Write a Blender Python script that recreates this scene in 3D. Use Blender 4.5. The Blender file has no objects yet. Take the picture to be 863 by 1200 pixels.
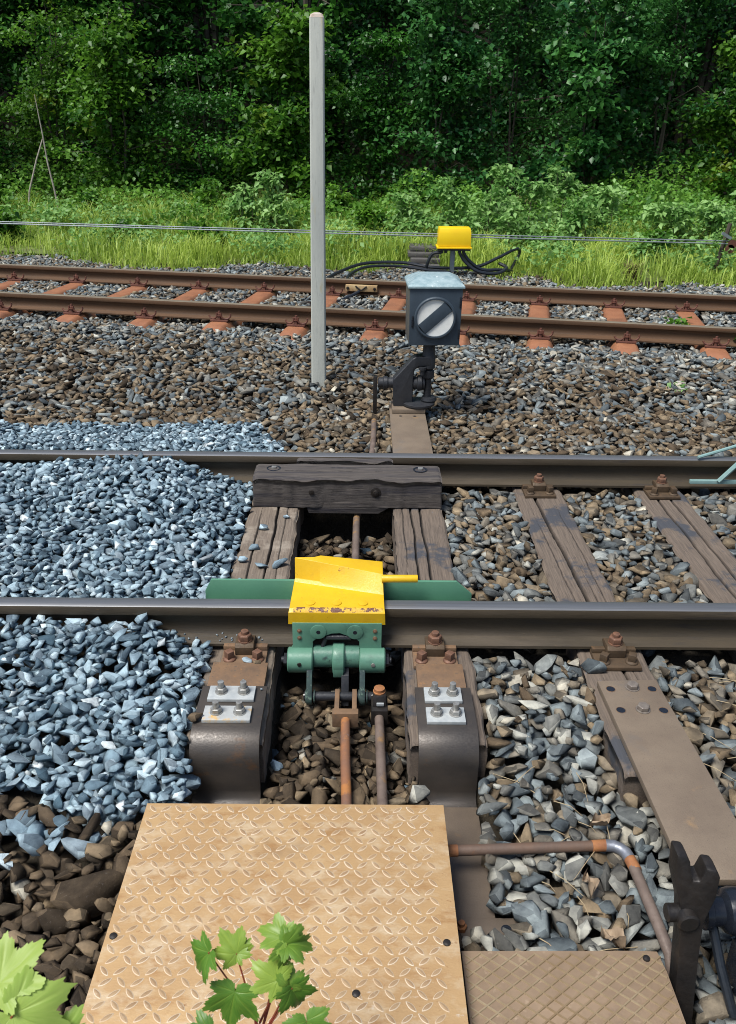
import bpy, bmesh, math, random
import numpy as np
from mathutils import Vector, Matrix

R = math.radians
rng = np.random.default_rng(11)
random.seed(11)
SC = bpy.context.scene
COL = SC.collection

# ------------------------------------------------------------------ camera
PITCH, YAW, ROLL, CAM_H = 0.439, 0.0097, 0.0133, 1.797
FPX = 997.1
fw = Vector((math.sin(YAW) * math.cos(PITCH), math.cos(YAW) * math.cos(PITCH), -math.sin(PITCH)))
rt = Vector((math.cos(YAW), -math.sin(YAW), 0.0))
up = rt.cross(fw)
r2 = rt * math.cos(ROLL) + up * math.sin(ROLL)
u2 = up * math.cos(ROLL) - rt * math.sin(ROLL)
cam_d = bpy.data.cameras.new('camera')
cam = bpy.data.objects.new('camera', cam_d)
COL.objects.link(cam)
cm = Matrix((r2, u2, -fw)).transposed().to_4x4()
cm.translation = (0, 0, CAM_H)
cam.matrix_world = cm
cam_d.sensor_fit = 'VERTICAL'
cam_d.sensor_height = 36.0
cam_d.lens = FPX / 1200.0 * 36.0
cam_d.clip_start = 0.05
cam_d.clip_end = 500
cam_d.dof.use_dof = True
cam_d.dof.focus_distance = 3.4
cam_d.dof.aperture_fstop = 11.0
SC.camera = cam

# ------------------------------------------------------------------ light
SUN_EL, SUN_AZ = R(63), R(-128)         # high on the left, a little behind the camera
w = bpy.data.worlds.new('World')
SC.world = w
w.use_nodes = True
nt = w.node_tree
sky = nt.nodes.new('ShaderNodeTexSky')
sky.sky_type = 'NISHITA'
sky.sun_disc = False
sky.sun_elevation = SUN_EL
sky.sun_rotation = SUN_AZ
sky.air_density = 1.0
sky.dust_density = 1.8
bg = nt.nodes['Background']
bg.inputs['Strength'].default_value = 0.075
nt.links.new(sky.outputs['Color'], bg.inputs['Color'])
sun_d = bpy.data.lights.new('sun', 'SUN')
sun_d.energy = 3.3
sun_d.angle = R(27)
sun_d.color = (1.0, 0.975, 0.93)
sun = bpy.data.objects.new('sun', sun_d)
COL.objects.link(sun)
sdir = Vector((math.sin(SUN_AZ) * math.cos(SUN_EL), math.cos(SUN_AZ) * math.cos(SUN_EL), math.sin(SUN_EL)))
sun.rotation_euler = sdir.to_track_quat('Z', 'Y').to_euler()
SC.view_settings.view_transform = 'Standard'
SC.view_settings.look = 'None'
SC.view_settings.exposure = 0.62
SC.view_settings.gamma = 1.0
SC.render.engine = 'CYCLES'
SC.cycles.filter_width = 0.95
SC.cycles.max_bounces = 6
SC.cycles.transparent_max_bounces = 4


# ------------------------------------------------------------------ materials
def _n(nt, t, **kw):
    n = nt.nodes.new(t)
    for k, v in kw.items():
        setattr(n, k, v)
    return n


def _ramp(nt, src, a, b):
    r = _n(nt, 'ShaderNodeMapRange')
    r.inputs[1].default_value = a
    r.inputs[2].default_value = b
    nt.links.new(src, r.inputs[0])
    return r.outputs[0]


def _mix(nt, fac, a, b, blend='MIX'):
    m = _n(nt, 'ShaderNodeMix', data_type='RGBA', blend_type=blend)
    if isinstance(fac, (int, float)):
        m.inputs[0].default_value = fac
    else:
        nt.links.new(fac, m.inputs[0])
    for k, v in ((6, a), (7, b)):
        if isinstance(v, tuple):
            m.inputs[k].default_value = (*v[:3], 1)
        else:
            nt.links.new(v, m.inputs[k])
    return m.outputs[2]


def _noise(nt, vec, scale, detail=4, rough=0.55):
    n = _n(nt, 'ShaderNodeTexNoise')
    n.inputs['Scale'].default_value = scale
    n.inputs['Detail'].default_value = detail
    n.inputs['Roughness'].default_value = rough
    nt.links.new(vec, n.inputs['Vector'])
    return n.outputs['Fac']


def M(name, base, var=None, rough=0.6, metal=0.0, scale=12, spots=(), stretch=(1, 1, 1), bump=0.25, bscale=90,
      rvar=0.15, spec=0.5, bdist=0.004, attr=None):
    m = bpy.data.materials.new(name)
    m.use_nodes = True
    nt = m.node_tree
    b = nt.nodes['Principled BSDF']
    geo = _n(nt, 'ShaderNodeNewGeometry')
    mp = _n(nt, 'ShaderNodeMapping')
    mp.inputs['Scale'].default_value = stretch
    nt.links.new(geo.outputs['Position'], mp.inputs['Vector'])
    v = mp.outputs['Vector']
    col = base
    if var:
        f = _ramp(nt, _noise(nt, v, scale, 5, 0.6), 0.32, 0.68)
        col = _mix(nt, f, base, var)
    for sc_, scol, lo, hi, *raw in spots:
        f = _ramp(nt, _noise(nt, geo.outputs['Position'] if raw else v, sc_, 5, 0.65), lo, hi)
        col = _mix(nt, f, col, scol)
    if attr:
        an = _n(nt, 'ShaderNodeAttribute', attribute_name=attr[0])
        col = _mix(nt, an.outputs['Fac'], col, attr[1])
    if isinstance(col, tuple):
        b.inputs['Base Color'].default_value = (*col, 1)
    else:
        nt.links.new(col, b.inputs['Base Color'])
    fn = _noise(nt, v, bscale, 5, 0.65)
    rr = _n(nt, 'ShaderNodeMapRange')
    rr.inputs[1].default_value, rr.inputs[2].default_value = 0.3, 0.7
    rr.inputs[3].default_value, rr.inputs[4].default_value = max(0.05, rough - rvar), min(1, rough + rvar)
    nt.links.new(fn, rr.inputs[0])
    nt.links.new(rr.outputs[0], b.inputs['Roughness'])
    b.inputs['Metallic'].default_value = metal
    b.inputs['Specular IOR Level'].default_value = spec
    if bump:
        bp = _n(nt, 'ShaderNodeBump')
        bp.inputs['Strength'].default_value = bump
        bp.inputs['Distance'].default_value = bdist
        nt.links.new(fn, bp.inputs['Height'])
        nt.links.new(bp.outputs[0], b.inputs['Normal'])
    return m


def stone_mat(name, stops, obj_attr, lichen):
    """stops: colour ramp over the stone's own tone 0..1"""
    m = bpy.data.materials.new(name)
    m.use_nodes = True
    nt = m.node_tree
    b = nt.nodes['Principled BSDF']
    geo = _n(nt, 'ShaderNodeNewGeometry')
    v = geo.outputs['Position']
    at = _n(nt, 'ShaderNodeAttribute', attribute_name='tone', attribute_type='OBJECT' if obj_attr else 'GEOMETRY')
    rp = _n(nt, 'ShaderNodeValToRGB')
    el = rp.color_ramp.elements
    el[0].position, el[0].color = stops[0][0], (*stops[0][1], 1)
    el[1].position, el[1].color = stops[-1][0], (*stops[-1][1], 1)
    for p_, c_ in stops[1:-1]:
        e = el.new(p_)
        e.color = (*c_, 1)
    nt.links.new(at.outputs['Fac'], rp.inputs[0])
    col = rp.outputs[0]
    n1 = _noise(nt, v, 26, 5, 0.6)
    col = _mix(nt, 0.85, col, _mix(nt, _ramp(nt, n1, 0.3, 0.7), (0.52, 0.52, 0.55), (1.35, 1.33, 1.3)), 'MULTIPLY')
    fa = _n(nt, 'ShaderNodeAttribute', attribute_name='face')
    col = _mix(nt, 1.0, col, _mix(nt, fa.outputs['Fac'], (0.5, 0.51, 0.53), (1.42, 1.41, 1.38)), 'MULTIPLY')
    n2 = _noise(nt, v, 160, 4, 0.7)
    col = _mix(nt, _ramp(nt, n2, 0.62, 0.95), col, lichen)
    nt.links.new(col, b.inputs['Base Color'])
    b.inputs['Roughness'].default_value = 0.88
    b.inputs['Specular IOR Level'].default_value = 0.15
    bp = _n(nt, 'ShaderNodeBump')
    bp.inputs['Strength'].default_value = 0.85
    bp.inputs['Distance'].default_value = 0.005
    n3 = _noise(nt, v, 130, 6, 0.75)
    nt.links.new(n3, bp.inputs['Height'])
    nt.links.new(bp.outputs[0], b.inputs['Normal'])
    return m


def leaf_mat(name, dark, light, trans=0.35, rough=0.5, yellow=None, spec=0.4):
    m = bpy.data.materials.new(name)
    m.use_nodes = True
    nt = m.node_tree
    b = nt.nodes['Principled BSDF']
    out = nt.nodes['Material Output']
    at = _n(nt, 'ShaderNodeAttribute', attribute_name='tone')
    col = _mix(nt, at.outputs['Fac'], dark, light)
    if yellow:
        geo = _n(nt, 'ShaderNodeNewGeometry')
        col = _mix(nt, _ramp(nt, _noise(nt, geo.outputs['Position'], 1.2, 4), 0.62, 0.72), col, yellow)
    nt.links.new(col, b.inputs['Base Color'])
    b.inputs['Roughness'].default_value = rough
    b.inputs['Specular IOR Level'].default_value = spec
    tr = _n(nt, 'ShaderNodeBsdfTranslucent')
    nt.links.new(col, tr.inputs['Color'])
    mx = _n(nt, 'ShaderNodeMixShader')
    mx.inputs[0].default_value = trans
    nt.links.new(b.outputs[0], mx.inputs[1])
    nt.links.new(tr.outputs[0], mx.inputs[2])
    nt.links.new(mx.outputs[0], out.inputs['Surface'])
    return m


RUST = (0.19, 0.075, 0.03)
MT = {}
MT['rail_body'] = M('rail_brown', (0.036, 0.027, 0.016), (0.056, 0.041, 0.023), 0.66, 0.0, 5, stretch=(0.5, 3, 4), bump=0.2,
                    spots=((1.6, (0.085, 0.066, 0.046), 0.5, 0.7), (7, (0.03, 0.024, 0.02), 0.58, 0.72), (60, (0.160, 0.098, 0.046), 0.66, 0.78),))
MT['rail_top'] = M('rail_running_steel', (0.3, 0.31, 0.325), (0.2, 0.2, 0.2), 0.42, 0.75, 6, stretch=(0.15, 60, 1), bump=0.05,
                   spots=((9, (0.2, 0.17, 0.14), 0.66, 0.8),))
MT['rail_dust'] = M('rail_dusty_steel', (0.36, 0.37, 0.39), (0.24, 0.235, 0.23), 0.5, 0.6, 8, stretch=(0.3, 30, 1), bump=0.1,
                    spots=((120, (0.5, 0.54, 0.58), 0.6, 0.68),))
MT['rail_rust'] = M('rail_rust_red', (0.105, 0.051, 0.021), (0.070, 0.037, 0.017), 0.75, 0, 4, stretch=(0.4, 2, 9), bump=0.3,
                    spots=((40, (0.220, 0.098, 0.038), 0.64, 0.8),))
MT['rail_rust_top'] = M('rail_tan_head', (0.2, 0.17, 0.12), (0.145, 0.12, 0.085), 0.6, 0.2, 3, stretch=(0.2, 20, 1), bump=0.1)
MT['steel_tie'] = M('rust_orange_steel', (0.34, 0.15, 0.075), (0.27, 0.11, 0.055), 0.45, 0.0, 9, bump=0.25, spec=0.6,
                    spots=((2.3, (0.2, 0.09, 0.05), 0.52, 0.68), (24, (0.19, 0.08, 0.045), 0.62, 0.75), (70, (0.42, 0.24, 0.14), 0.64, 0.75)))
MT['clip_rust'] = M('clip_rust', (0.14, 0.05, 0.03), (0.09, 0.035, 0.025), 0.7, 0, 30)
MT['wood'] = M('weathered_oak', (0.2, 0.16, 0.122), (0.115, 0.09, 0.07), 0.88, 0, 36, stretch=(5, 0.22, 5), bump=0.5, bscale=50, bdist=0.004,
               spots=((60, (0.06, 0.048, 0.038), 0.6, 0.7), (5, (0.33, 0.285, 0.23), 0.52, 0.7, 1), (60, (0.42, 0.4, 0.37), 0.66, 0.72, 1)), attr=('crack', (0.012, 0.010, 0.009)))
MT['wood_tar'] = M('weathered_oak_tarred', (0.165, 0.128, 0.098), (0.09, 0.07, 0.055), 0.85, 0, 36, stretch=(5, 0.22, 5), bump=0.5, bscale=50, bdist=0.004,
                   spots=((60, (0.045, 0.036, 0.03), 0.6, 0.7), (3.4, (0.05, 0.053, 0.062), 0.54, 0.6, 1), (55, (0.14, 0.145, 0.16), 0.66, 0.72, 1)), attr=('crack', (0.012, 0.010, 0.009)))
MT['wood_dark'] = M('blackened_timber', (0.045, 0.038, 0.034), (0.105, 0.09, 0.08), 0.85, 0, 30, stretch=(0.22, 5, 6), bump=0.5, bscale=42, bdist=0.005,
                    spots=((6, (0.025, 0.023, 0.03), 0.5, 0.66), (50, (0.03, 0.026, 0.024), 0.57, 0.67), (24, (0.16, 0.14, 0.12), 0.66, 0.78)), attr=('crack', (0.01, 0.009, 0.008)))
MT['plate_steel'] = M('brown_plate_steel', (0.205, 0.16, 0.115), (0.155, 0.118, 0.086), 0.6, 0.1, 7, bump=0.3, bscale=220,
                      spots=((11, (0.25, 0.165, 0.09), 0.62, 0.75), (3, (0.14, 0.125, 0.11), 0.6, 0.74), (200, (0.11, 0.085, 0.065), 0.6, 0.7)))
MT['strap_brown'] = M('rust_brown_strap', (0.14, 0.108, 0.08), (0.1, 0.078, 0.06), 0.6, 0.15, 7, bump=0.3, bscale=200,
                      spots=((9, (0.18, 0.115, 0.065), 0.6, 0.75),))
MT['bent_steel'] = M('dark_bent_steel', (0.082, 0.069, 0.058), (0.05, 0.045, 0.042), 0.42, 0.3, 7, stretch=(1, 1, 1.5), bump=0.15, bscale=150,
                     spots=((8, (0.16, 0.08, 0.035), 0.6, 0.76), (130, (0.3, 0.31, 0.32), 0.72, 0.8)))
MT['chair_steel'] = M('chair_brown_steel', (0.100, 0.065, 0.036), (0.065, 0.044, 0.027), 0.65, 0.2, 25, bump=0.3,
                      spots=((30, (0.200, 0.088, 0.030), 0.62, 0.78),))
MT['rusty_plate'] = M('rusty_baseplate', (0.19, 0.112, 0.06), (0.125, 0.08, 0.05), 0.75, 0, 18, bump=0.35,
                      spots=((30, (0.27, 0.13, 0.045), 0.62, 0.75), (70, (0.085, 0.068, 0.052), 0.6, 0.72)))
MT['nut_rust'] = M('rusty_nut', (0.2, 0.1, 0.06), (0.12, 0.065, 0.045), 0.6, 0.2, 60, bump=0.2)
MT['zinc'] = M('pale_zinc_plate', (0.48, 0.5, 0.49), (0.34, 0.37, 0.38), 0.55, 0.2, 22, bump=0.15,
               spots=((60, (0.3, 0.3, 0.3), 0.7, 0.78),))
MT['zinc_rusty'] = M('zinc_plate_rust_bleeding', (0.48, 0.5, 0.49), (0.38, 0.39, 0.38), 0.5, 0.25, 14, bump=0.15,
                     spots=((20, (0.6, 0.38, 0.13), 0.55, 0.7), (60, (0.3, 0.26, 0.2), 0.68, 0.78)))
MT['bolt_zinc'] = M('zinc_bolt', (0.42, 0.42, 0.4), (0.26, 0.25, 0.23), 0.42, 0.6, 60, bump=0.1)
MT['bolt_brown'] = M('dull_brown_bolt', (0.23, 0.2, 0.17), (0.15, 0.125, 0.11), 0.5, 0.3, 60, bump=0.15)
MT['yellow'] = M('yellow_paint_chipped', (0.68, 0.43, 0.01), (0.6, 0.36, 0.009), 0.42, 0, 10, bump=0.12, bscale=140,
                 spots=((60, (0.16, 0.035, 0.02), 0.70, 0.715), (13, (0.52, 0.32, 0.02), 0.62, 0.78), (5, (0.5, 0.33, 0.03), 0.6, 0.8)))
MT['yellow_worn'] = M('yellow_paint_flaked_to_rust', (0.62, 0.38, 0.01), (0.5, 0.28, 0.015), 0.5, 0, 60, bump=0.3, bscale=140,
                      spots=((55, (0.1, 0.026, 0.012), 0.5, 0.525),))
MT['yellow_box'] = M('yellow_box_paint', (0.9, 0.62, 0.008), (0.85, 0.55, 0.008), 0.4, 0, 5, bump=0.05)
MT['green'] = M('green_paint', (0.1, 0.235, 0.165), (0.085, 0.2, 0.14), 0.42, 0, 8, bump=0.12, bscale=110,
                spots=((9, (0.055, 0.12, 0.09), 0.56, 0.74), (110, (0.26, 0.36, 0.3), 0.7, 0.74), (28, (0.06, 0.1, 0.08), 0.66, 0.78), (80, (0.2, 0.09, 0.04), 0.72, 0.76)))
MT['green_mid'] = M('green_paint_oily', (0.085, 0.2, 0.145), (0.06, 0.14, 0.105), 0.35, 0, 14, bump=0.12,
                    spots=((24, (0.03, 0.05, 0.045), 0.58, 0.7),))
MT['green_plate'] = M('green_plate_paint', (0.09, 0.235, 0.15), (0.075, 0.2, 0.13), 0.45, 0, 6, bump=0.1,
                      spots=((50, (0.24, 0.11, 0.05), 0.73, 0.77),))
MT['green_dirty'] = M('green_paint_greasy', (0.06, 0.1, 0.085), (0.03, 0.04, 0.045), 0.4, 0.1, 30, bump=0.25,
                      spots=((45, (0.16, 0.24, 0.19), 0.58, 0.68), (60, (0.14, 0.07, 0.035), 0.66, 0.74)))
MT['teal'] = M('pale_teal_paint', (0.17, 0.29, 0.28), (0.22, 0.34, 0.33), 0.5, 0, 20, bump=0.1)
MT['rod_rust'] = M('rod_orange_rust', (0.27, 0.115, 0.05), (0.15, 0.085, 0.06), 0.7, 0, 16, bump=0.35,
                   spots=((9, (0.36, 0.15, 0.045), 0.58, 0.66), (8, (0.3, 0.31, 0.35), 0.68, 0.72)))
MT['rod_grey'] = M('rod_grey_steel', (0.19, 0.145, 0.12), (0.12, 0.088, 0.072), 0.6, 0.15, 16, bump=0.35,
                   spots=((9, (0.3, 0.17, 0.06), 0.58, 0.68), (40, (0.09, 0.06, 0.045), 0.6, 0.72)))
MT['pipe'] = M('pipe_grey_rust', (0.14, 0.083, 0.055), (0.1, 0.07, 0.055), 0.65, 0.1, 14, bump=0.35,
               spots=((20, (0.2, 0.09, 0.04), 0.62, 0.74),))
MT['pipe_rust'] = M('pipe_joint_rust', (0.36, 0.15, 0.05), (0.22, 0.09, 0.04), 0.75, 0, 30, bump=0.4)
MT['pipe_bend'] = M('pipe_bend_galvanised', (0.25, 0.27, 0.31), (0.17, 0.18, 0.21), 0.45, 0.5, 25, bump=0.2)
MT['black_iron'] = M('black_cast_iron', (0.02, 0.022, 0.027), (0.035, 0.037, 0.042), 0.5, 0.2, 20, bump=0.3,
                     spots=((30, (0.07, 0.06, 0.055), 0.68, 0.8),))
MT['black_brown'] = M('greasy_brown_iron', (0.014, 0.0125, 0.012), (0.026, 0.021, 0.018), 0.45, 0.2, 16, bump=0.4, bscale=60,
                      spots=((14, (0.1, 0.058, 0.03), 0.66, 0.78),))
MT['black_paint'] = M('gloss_black_paint', (0.012, 0.015, 0.022), None, 0.28, 0, 8, bump=0.04)
MT['lamp_blue'] = M('lamp_slate_blue', (0.032, 0.048, 0.066), (0.05, 0.072, 0.095), 0.5, 0.1, 9, stretch=(1, 1, 0.4), bump=0.15,
                    spots=((50, (0.12, 0.15, 0.17), 0.7, 0.8),))
MT['lamp_lit_side'] = M('lamp_side_brown_lit', (0.12, 0.115, 0.095), (0.075, 0.08, 0.08), 0.55, 0.1, 9, bump=0.15)  # brownish side face, lightened to carry the light falling on it
MT['lamp_roof'] = M('lamp_roof_grey_highlight', (0.34, 0.44, 0.46), (0.2, 0.3, 0.33), 0.6, 0.2, 26, bump=0.3,
                    spots=((45, (0.55, 0.62, 0.62), 0.6, 0.7),))  # pale tint and whiter spots paint the highlight on the roof
MT['lamp_white'] = M('lamp_opal_white', (0.88, 0.88, 0.83), (0.8, 0.81, 0.76), 0.35, 0, 30, bump=0.05)
MT['post'] = M('post_concrete_white', (0.5, 0.515, 0.46), (0.43, 0.45, 0.41), 0.85, 0, 7, stretch=(3, 3, 0.4), bump=0.3, bscale=60,
               spots=((5, (0.45, 0.39, 0.2), 0.6, 0.7), (16, (0.33, 0.34, 0.31), 0.58, 0.74), (60, (0.3, 0.3, 0.28), 0.69, 0.76)))
MT['post_cap'] = M('post_cap_orange_lichen', (0.48, 0.45, 0.4), (0.42, 0.33, 0.27), 0.85, 0, 30)
MT['tread_plate'] = M('tan_rusted_treadplate', (0.45, 0.295, 0.142), (0.37, 0.228, 0.105), 0.62, 0.1, 6, bump=0.3, bscale=170, stretch=(0.55, 1, 1),
                      spots=((14, (0.52, 0.41, 0.27), 0.5, 0.72), (18, (0.33, 0.185, 0.075), 0.55, 0.68), (75, (0.25, 0.12, 0.045), 0.62, 0.74), (4, (0.27, 0.18, 0.1), 0.62, 0.76), (150, (0.13, 0.07, 0.04), 0.7, 0.76), (35, (0.56, 0.48, 0.38), 0.64, 0.74)))
MT['tread_lug'] = M('worn_tread', (0.38, 0.26, 0.145), (0.3, 0.19, 0.1), 0.55, 0.1, 14, bump=0.2,
                    spots=((40, (0.46, 0.36, 0.25), 0.58, 0.72),))
MT['tread_edge'] = M('worn_zinc_edge', (0.57, 0.48, 0.36), (0.46, 0.33, 0.2), 0.6, 0.1, 12, bump=0.1)
MT['grid_plate'] = M('brown_grid_plate', (0.27, 0.19, 0.122), (0.2, 0.14, 0.09), 0.65, 0.1, 9, bump=0.25,
                     spots=((30, (0.34, 0.25, 0.17), 0.6, 0.72), (6, (0.17, 0.12, 0.085), 0.58, 0.72)))
MT['grid_ridge'] = M('worn_ridge_steel', (0.240, 0.167, 0.091), (0.340, 0.265, 0.167), 0.5, 0.3, 8, bump=0.1)
MT['dirt'] = M('dark_ballast_dirt', (0.050, 0.039, 0.024), (0.028, 0.023, 0.015), 0.95, 0, 8, bump=1.0, bscale=60, bdist=0.02,
               spots=((40, (0.110, 0.088, 0.053), 0.6, 0.72),))
MT['bark'] = M('bark_brown', (0.055, 0.042, 0.03), (0.09, 0.075, 0.055), 0.9, 0, 8, stretch=(1, 1, 0.3), bump=0.5, bscale=20)
MT['birch'] = M('bare_pale_stick', (0.42, 0.38, 0.33), (0.28, 0.23, 0.19), 0.85, 0, 12, bump=0.3)
MT['cable'] = M('black_rubber_cable', (0.014, 0.018, 0.024), None, 0.4, 0, 8, bump=0.03)
MT['wire'] = M('grey_signal_wire', (0.17, 0.2, 0.22), (0.24, 0.27, 0.28), 0.5, 0.3, 8, bump=0)
MT['board'] = M('grey_old_board', (0.11, 0.105, 0.1), (0.07, 0.065, 0.06), 0.85, 0, 12, stretch=(0.4, 3, 3), bump=0.5)
MT['cream'] = M('cream_paint_block', (0.5, 0.38, 0.2), (0.3, 0.17, 0.07), 0.6, 0, 12, bump=0.1)
MT['grey_post'] = M('galvanised_grey_post', (0.27, 0.31, 0.33), (0.2, 0.24, 0.26), 0.5, 0.4, 12, bump=0.1)
MT['dead_leaf'] = M('dry_tan_leaf', (0.36, 0.27, 0.18), (0.2, 0.14, 0.09), 0.7, 0, 25, bump=0.4)
MT['straw'] = M('straw_stalk', (0.4, 0.33, 0.2), (0.3, 0.22, 0.13), 0.7, 0, 25, bump=0)
MT['red_stem'] = M('red_leaf_stem', (0.3, 0.045, 0.035), (0.2, 0.07, 0.03), 0.45, 0, 25, bump=0)
FRESH = [(0.0, (0.05, 0.088, 0.118)), (0.35, (0.142, 0.208, 0.255)), (0.7, (0.262, 0.355, 0.41)), (0.93, (0.41, 0.51, 0.56)), (1.0, (0.48, 0.54, 0.56))]
OLD = [(0.0, (0.045, 0.035, 0.025)), (0.22, (0.105, 0.077, 0.05)), (0.45, (0.2, 0.155, 0.1)), (0.58, (0.165, 0.15, 0.122)),
       (0.75, (0.105, 0.127, 0.136)), (0.92, (0.205, 0.24, 0.248)), (1.0, (0.36, 0.34, 0.28))]
MT['fresh'] = stone_mat('fresh_blue_stone', FRESH, False, (0.4, 0.44, 0.47))
MT['fresh_o'] = stone_mat('fresh_blue_stone_single', FRESH, True, (0.4, 0.44, 0.47))
MT['old'] = stone_mat('old_mixed_stone', OLD, False, (0.27, 0.25, 0.225))
MT['old_o'] = stone_mat('old_mixed_stone_single', OLD, True, (0.27, 0.25, 0.225))


# ------------------------------------------------------------------ mesh helpers
class MB:
    def __init__(s):
        s.bm = bmesh.new()
        s.mi = 0

    def _f(s, vs):
        try:
            f = s.bm.faces.new(vs)
            f.material_index = s.mi
            return f
        except ValueError:
            return None

    def box(s, x0, x1, y0, y1, z0, z1, mat=None):
        c = [Vector((x, y, z)) for z in (z0, z1) for y in (y0, y1) for x in (x0, x1)]
        if mat is not None:
            c = [mat @ v for v in c]
        v = [s.bm.verts.new(p) for p in c]
        for q in ((0, 2, 3, 1), (4, 5, 7, 6), (0, 1, 5, 4), (2, 6, 7, 3), (0, 4, 6, 2), (1, 3, 7, 5)):
            s._f([v[i] for i in q])
        return s

    def prism(s, pts, d, mat=None):
        """closed polygon of 3D points swept by the vector d"""
        a = [s.bm.verts.new(mat @ Vector(p) if mat else Vector(p)) for p in pts]
        dv = Vector(d)
        b = [s.bm.verts.new(mat @ (Vector(p) + dv) if mat else Vector(p) + dv) for p in pts]
        n = len(a)
        s._f(a[::-1])
        s._f(b)
        for i in range(n):
            s._f([a[i], a[(i + 1) % n], b[(i + 1) % n], b[i]])
        return s

    def loft(s, rings, cap=True, closed=True):
        vs = [[s.bm.verts.new(p) for p in r] for r in rings]
        n = len(vs[0])
        for a, b in zip(vs, vs[1:]):
            for i in range(n if closed else n - 1):
                j = (i + 1) % n
                s._f([a[i], a[j], b[j], b[i]])
        if cap and closed:
            s._f(vs[0][::-1])
            s._f(vs[-1])
        return s

    def tube(s, pts, r, n=10, cap=True):
        pts = [Vector(p) for p in pts]
        rs = r if isinstance(r, (list, tuple)) else [r] * len(pts)
        t0 = (pts[1] - pts[0]).normalized()
        u = t0.cross(Vector((0, 0, 1)))
        if u.length < 0.05:
            u = t0.cross(Vector((0, 1, 0)))
        u.normalize()
        rings = []
        for i, p in enumerate(pts):
            t = (pts[min(i + 1, len(pts) - 1)] - pts[max(i - 1, 0)]).normalized()
            u = (u - t * u.dot(t)).normalized()
            v = t.cross(u)
            rings.append([p + (u * math.cos(2 * math.pi * k / n) + v * math.sin(2 * math.pi * k / n)) * rs[i] for k in range(n)])
        return s.loft(rings, cap)

    def lathe(s, c, prof, n=20, axis='Z'):
        """prof: (radius, along axis) pairs"""
        c = Vector(c)
        ax = {'X': (Vector((1, 0, 0)), Vector((0, 1, 0)), Vector((0, 0, 1))), 'Y': (Vector((0, 1, 0)), Vector((0, 0, 1)), Vector((1, 0, 0))),
              'Z': (Vector((0, 0, 1)), Vector((1, 0, 0)), Vector((0, 1, 0)))}[axis]
        rings = [[c + ax[0] * h + (ax[1] * math.cos(2 * math.pi * k / n) + ax[2] * math.sin(2 * math.pi * k / n)) * max(r, 1e-4) for k in range(n)]
                 for r, h in prof]
        return s.loft(rings)

    def cyl(s, c, r, h, n=16, axis='Z'):
        return s.lathe(c, [(r, 0), (r, h)], n, axis)

    def hexa(s, c, r, h, axis='Z', ch=0.15):
        return s.lathe(c, [(r, 0), (r, h * (1 - ch)), (r * 0.86, h)], 6, axis)

    def build(s, name, mats, parent=None, bevel=0.0, smooth=True, seg=2, ang=40):
        bm = s.bm
        bmesh.ops.remove_doubles(bm, verts=bm.verts, dist=1e-5)
        bmesh.ops.recalc_face_normals(bm, faces=bm.faces)
        if bevel:
            es = [e for e in bm.edges if len(e.link_faces) == 2 and e.calc_face_angle(0) > R(ang)]
            if es:
                bmesh.ops.bevel(bm, geom=es, offset=bevel, segments=seg, profile=0.6, affect='EDGES', clamp_overlap=True)
        me = bpy.data.meshes.new(name)
        off = world_of(parent) if parent else Vector((0, 0, 0))
        if off.length > 0:
            bmesh.ops.translate(bm, verts=bm.verts, vec=-off)
        if smooth:
            for f in bm.faces:
                f.smooth = True
            for e in bm.edges:
                if len(e.link_faces) == 2 and e.calc_face_angle(0) > R(32):
                    e.smooth = False
        bm.to_mesh(me)
        bm.free()
        for m in (mats if isinstance(mats, (list, tuple)) else [mats]):
            me.materials.append(m)
        return link(name, me, parent)


WORLD = {}


def world_of(o):
    return WORLD.get(o.name, Vector((0, 0, 0)))


def link(name, me, parent=None):
    o = bpy.data.objects.new(name, me)
    COL.objects.link(o)
    if parent is not None:
        o.parent = parent
        WORLD[o.name] = world_of(parent).copy()
    return o


def tag(o, label=None, cat=None, group=None, kind=None):
    for k, v in (('label', label), ('category', cat), ('group', group), ('kind', kind)):
        if v:
            o[k] = v
    return o


def thing(name, loc, label, cat, group=None):
    o = bpy.data.objects.new(name, None)
    COL.objects.link(o)
    o.location = loc
    o.empty_display_size = 0.1
    WORLD[o.name] = Vector(loc)
    return tag(o, label, cat, group)


KIDS = {}


def copy_tree(o, parent=None):
    c = o.copy()
    COL.objects.link(c)
    if parent:
        c.parent = parent
    for ch in list(o.children):
        copy_tree(ch, c)
    return c


def raw_mesh(name, verts, tris, mats, attrs=None, smooth=False, parent=None, quads=None):
    me = bpy.data.meshes.new(name)
    verts = np.asarray(verts, np.float32)
    f = np.asarray(tris if quads is None else quads, np.int32)
    k = f.shape[1]
    me.vertices.add(len(verts))
    me.vertices.foreach_set('co', verts.ravel())
    me.loops.add(f.size)
    me.loops.foreach_set('vertex_index', f.ravel())
    me.polygons.add(len(f))
    me.polygons.foreach_set('loop_start', np.arange(0, f.size, k, dtype=np.int32))
    me.polygons.foreach_set('loop_total', np.full(len(f), k, np.int32))
    if smooth:
        me.polygons.foreach_set('use_smooth', np.ones(len(f), bool))
    me.update(calc_edges=True)
    for an, av in (attrs or {}).items():
        a = me.attributes.new(an, 'FLOAT', 'POINT' if len(av) == len(verts) and an != 'face' else 'FACE')
        a.data.foreach_set('value', np.asarray(av, np.float32))
    for m in (mats if isinstance(mats, (list, tuple)) else [mats]):
        me.materials.append(m)
    return link(name, me, parent)


def sm(x):
    x = np.clip(x, 0, 1)
    return x * x * (3 - 2 * x)


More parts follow.
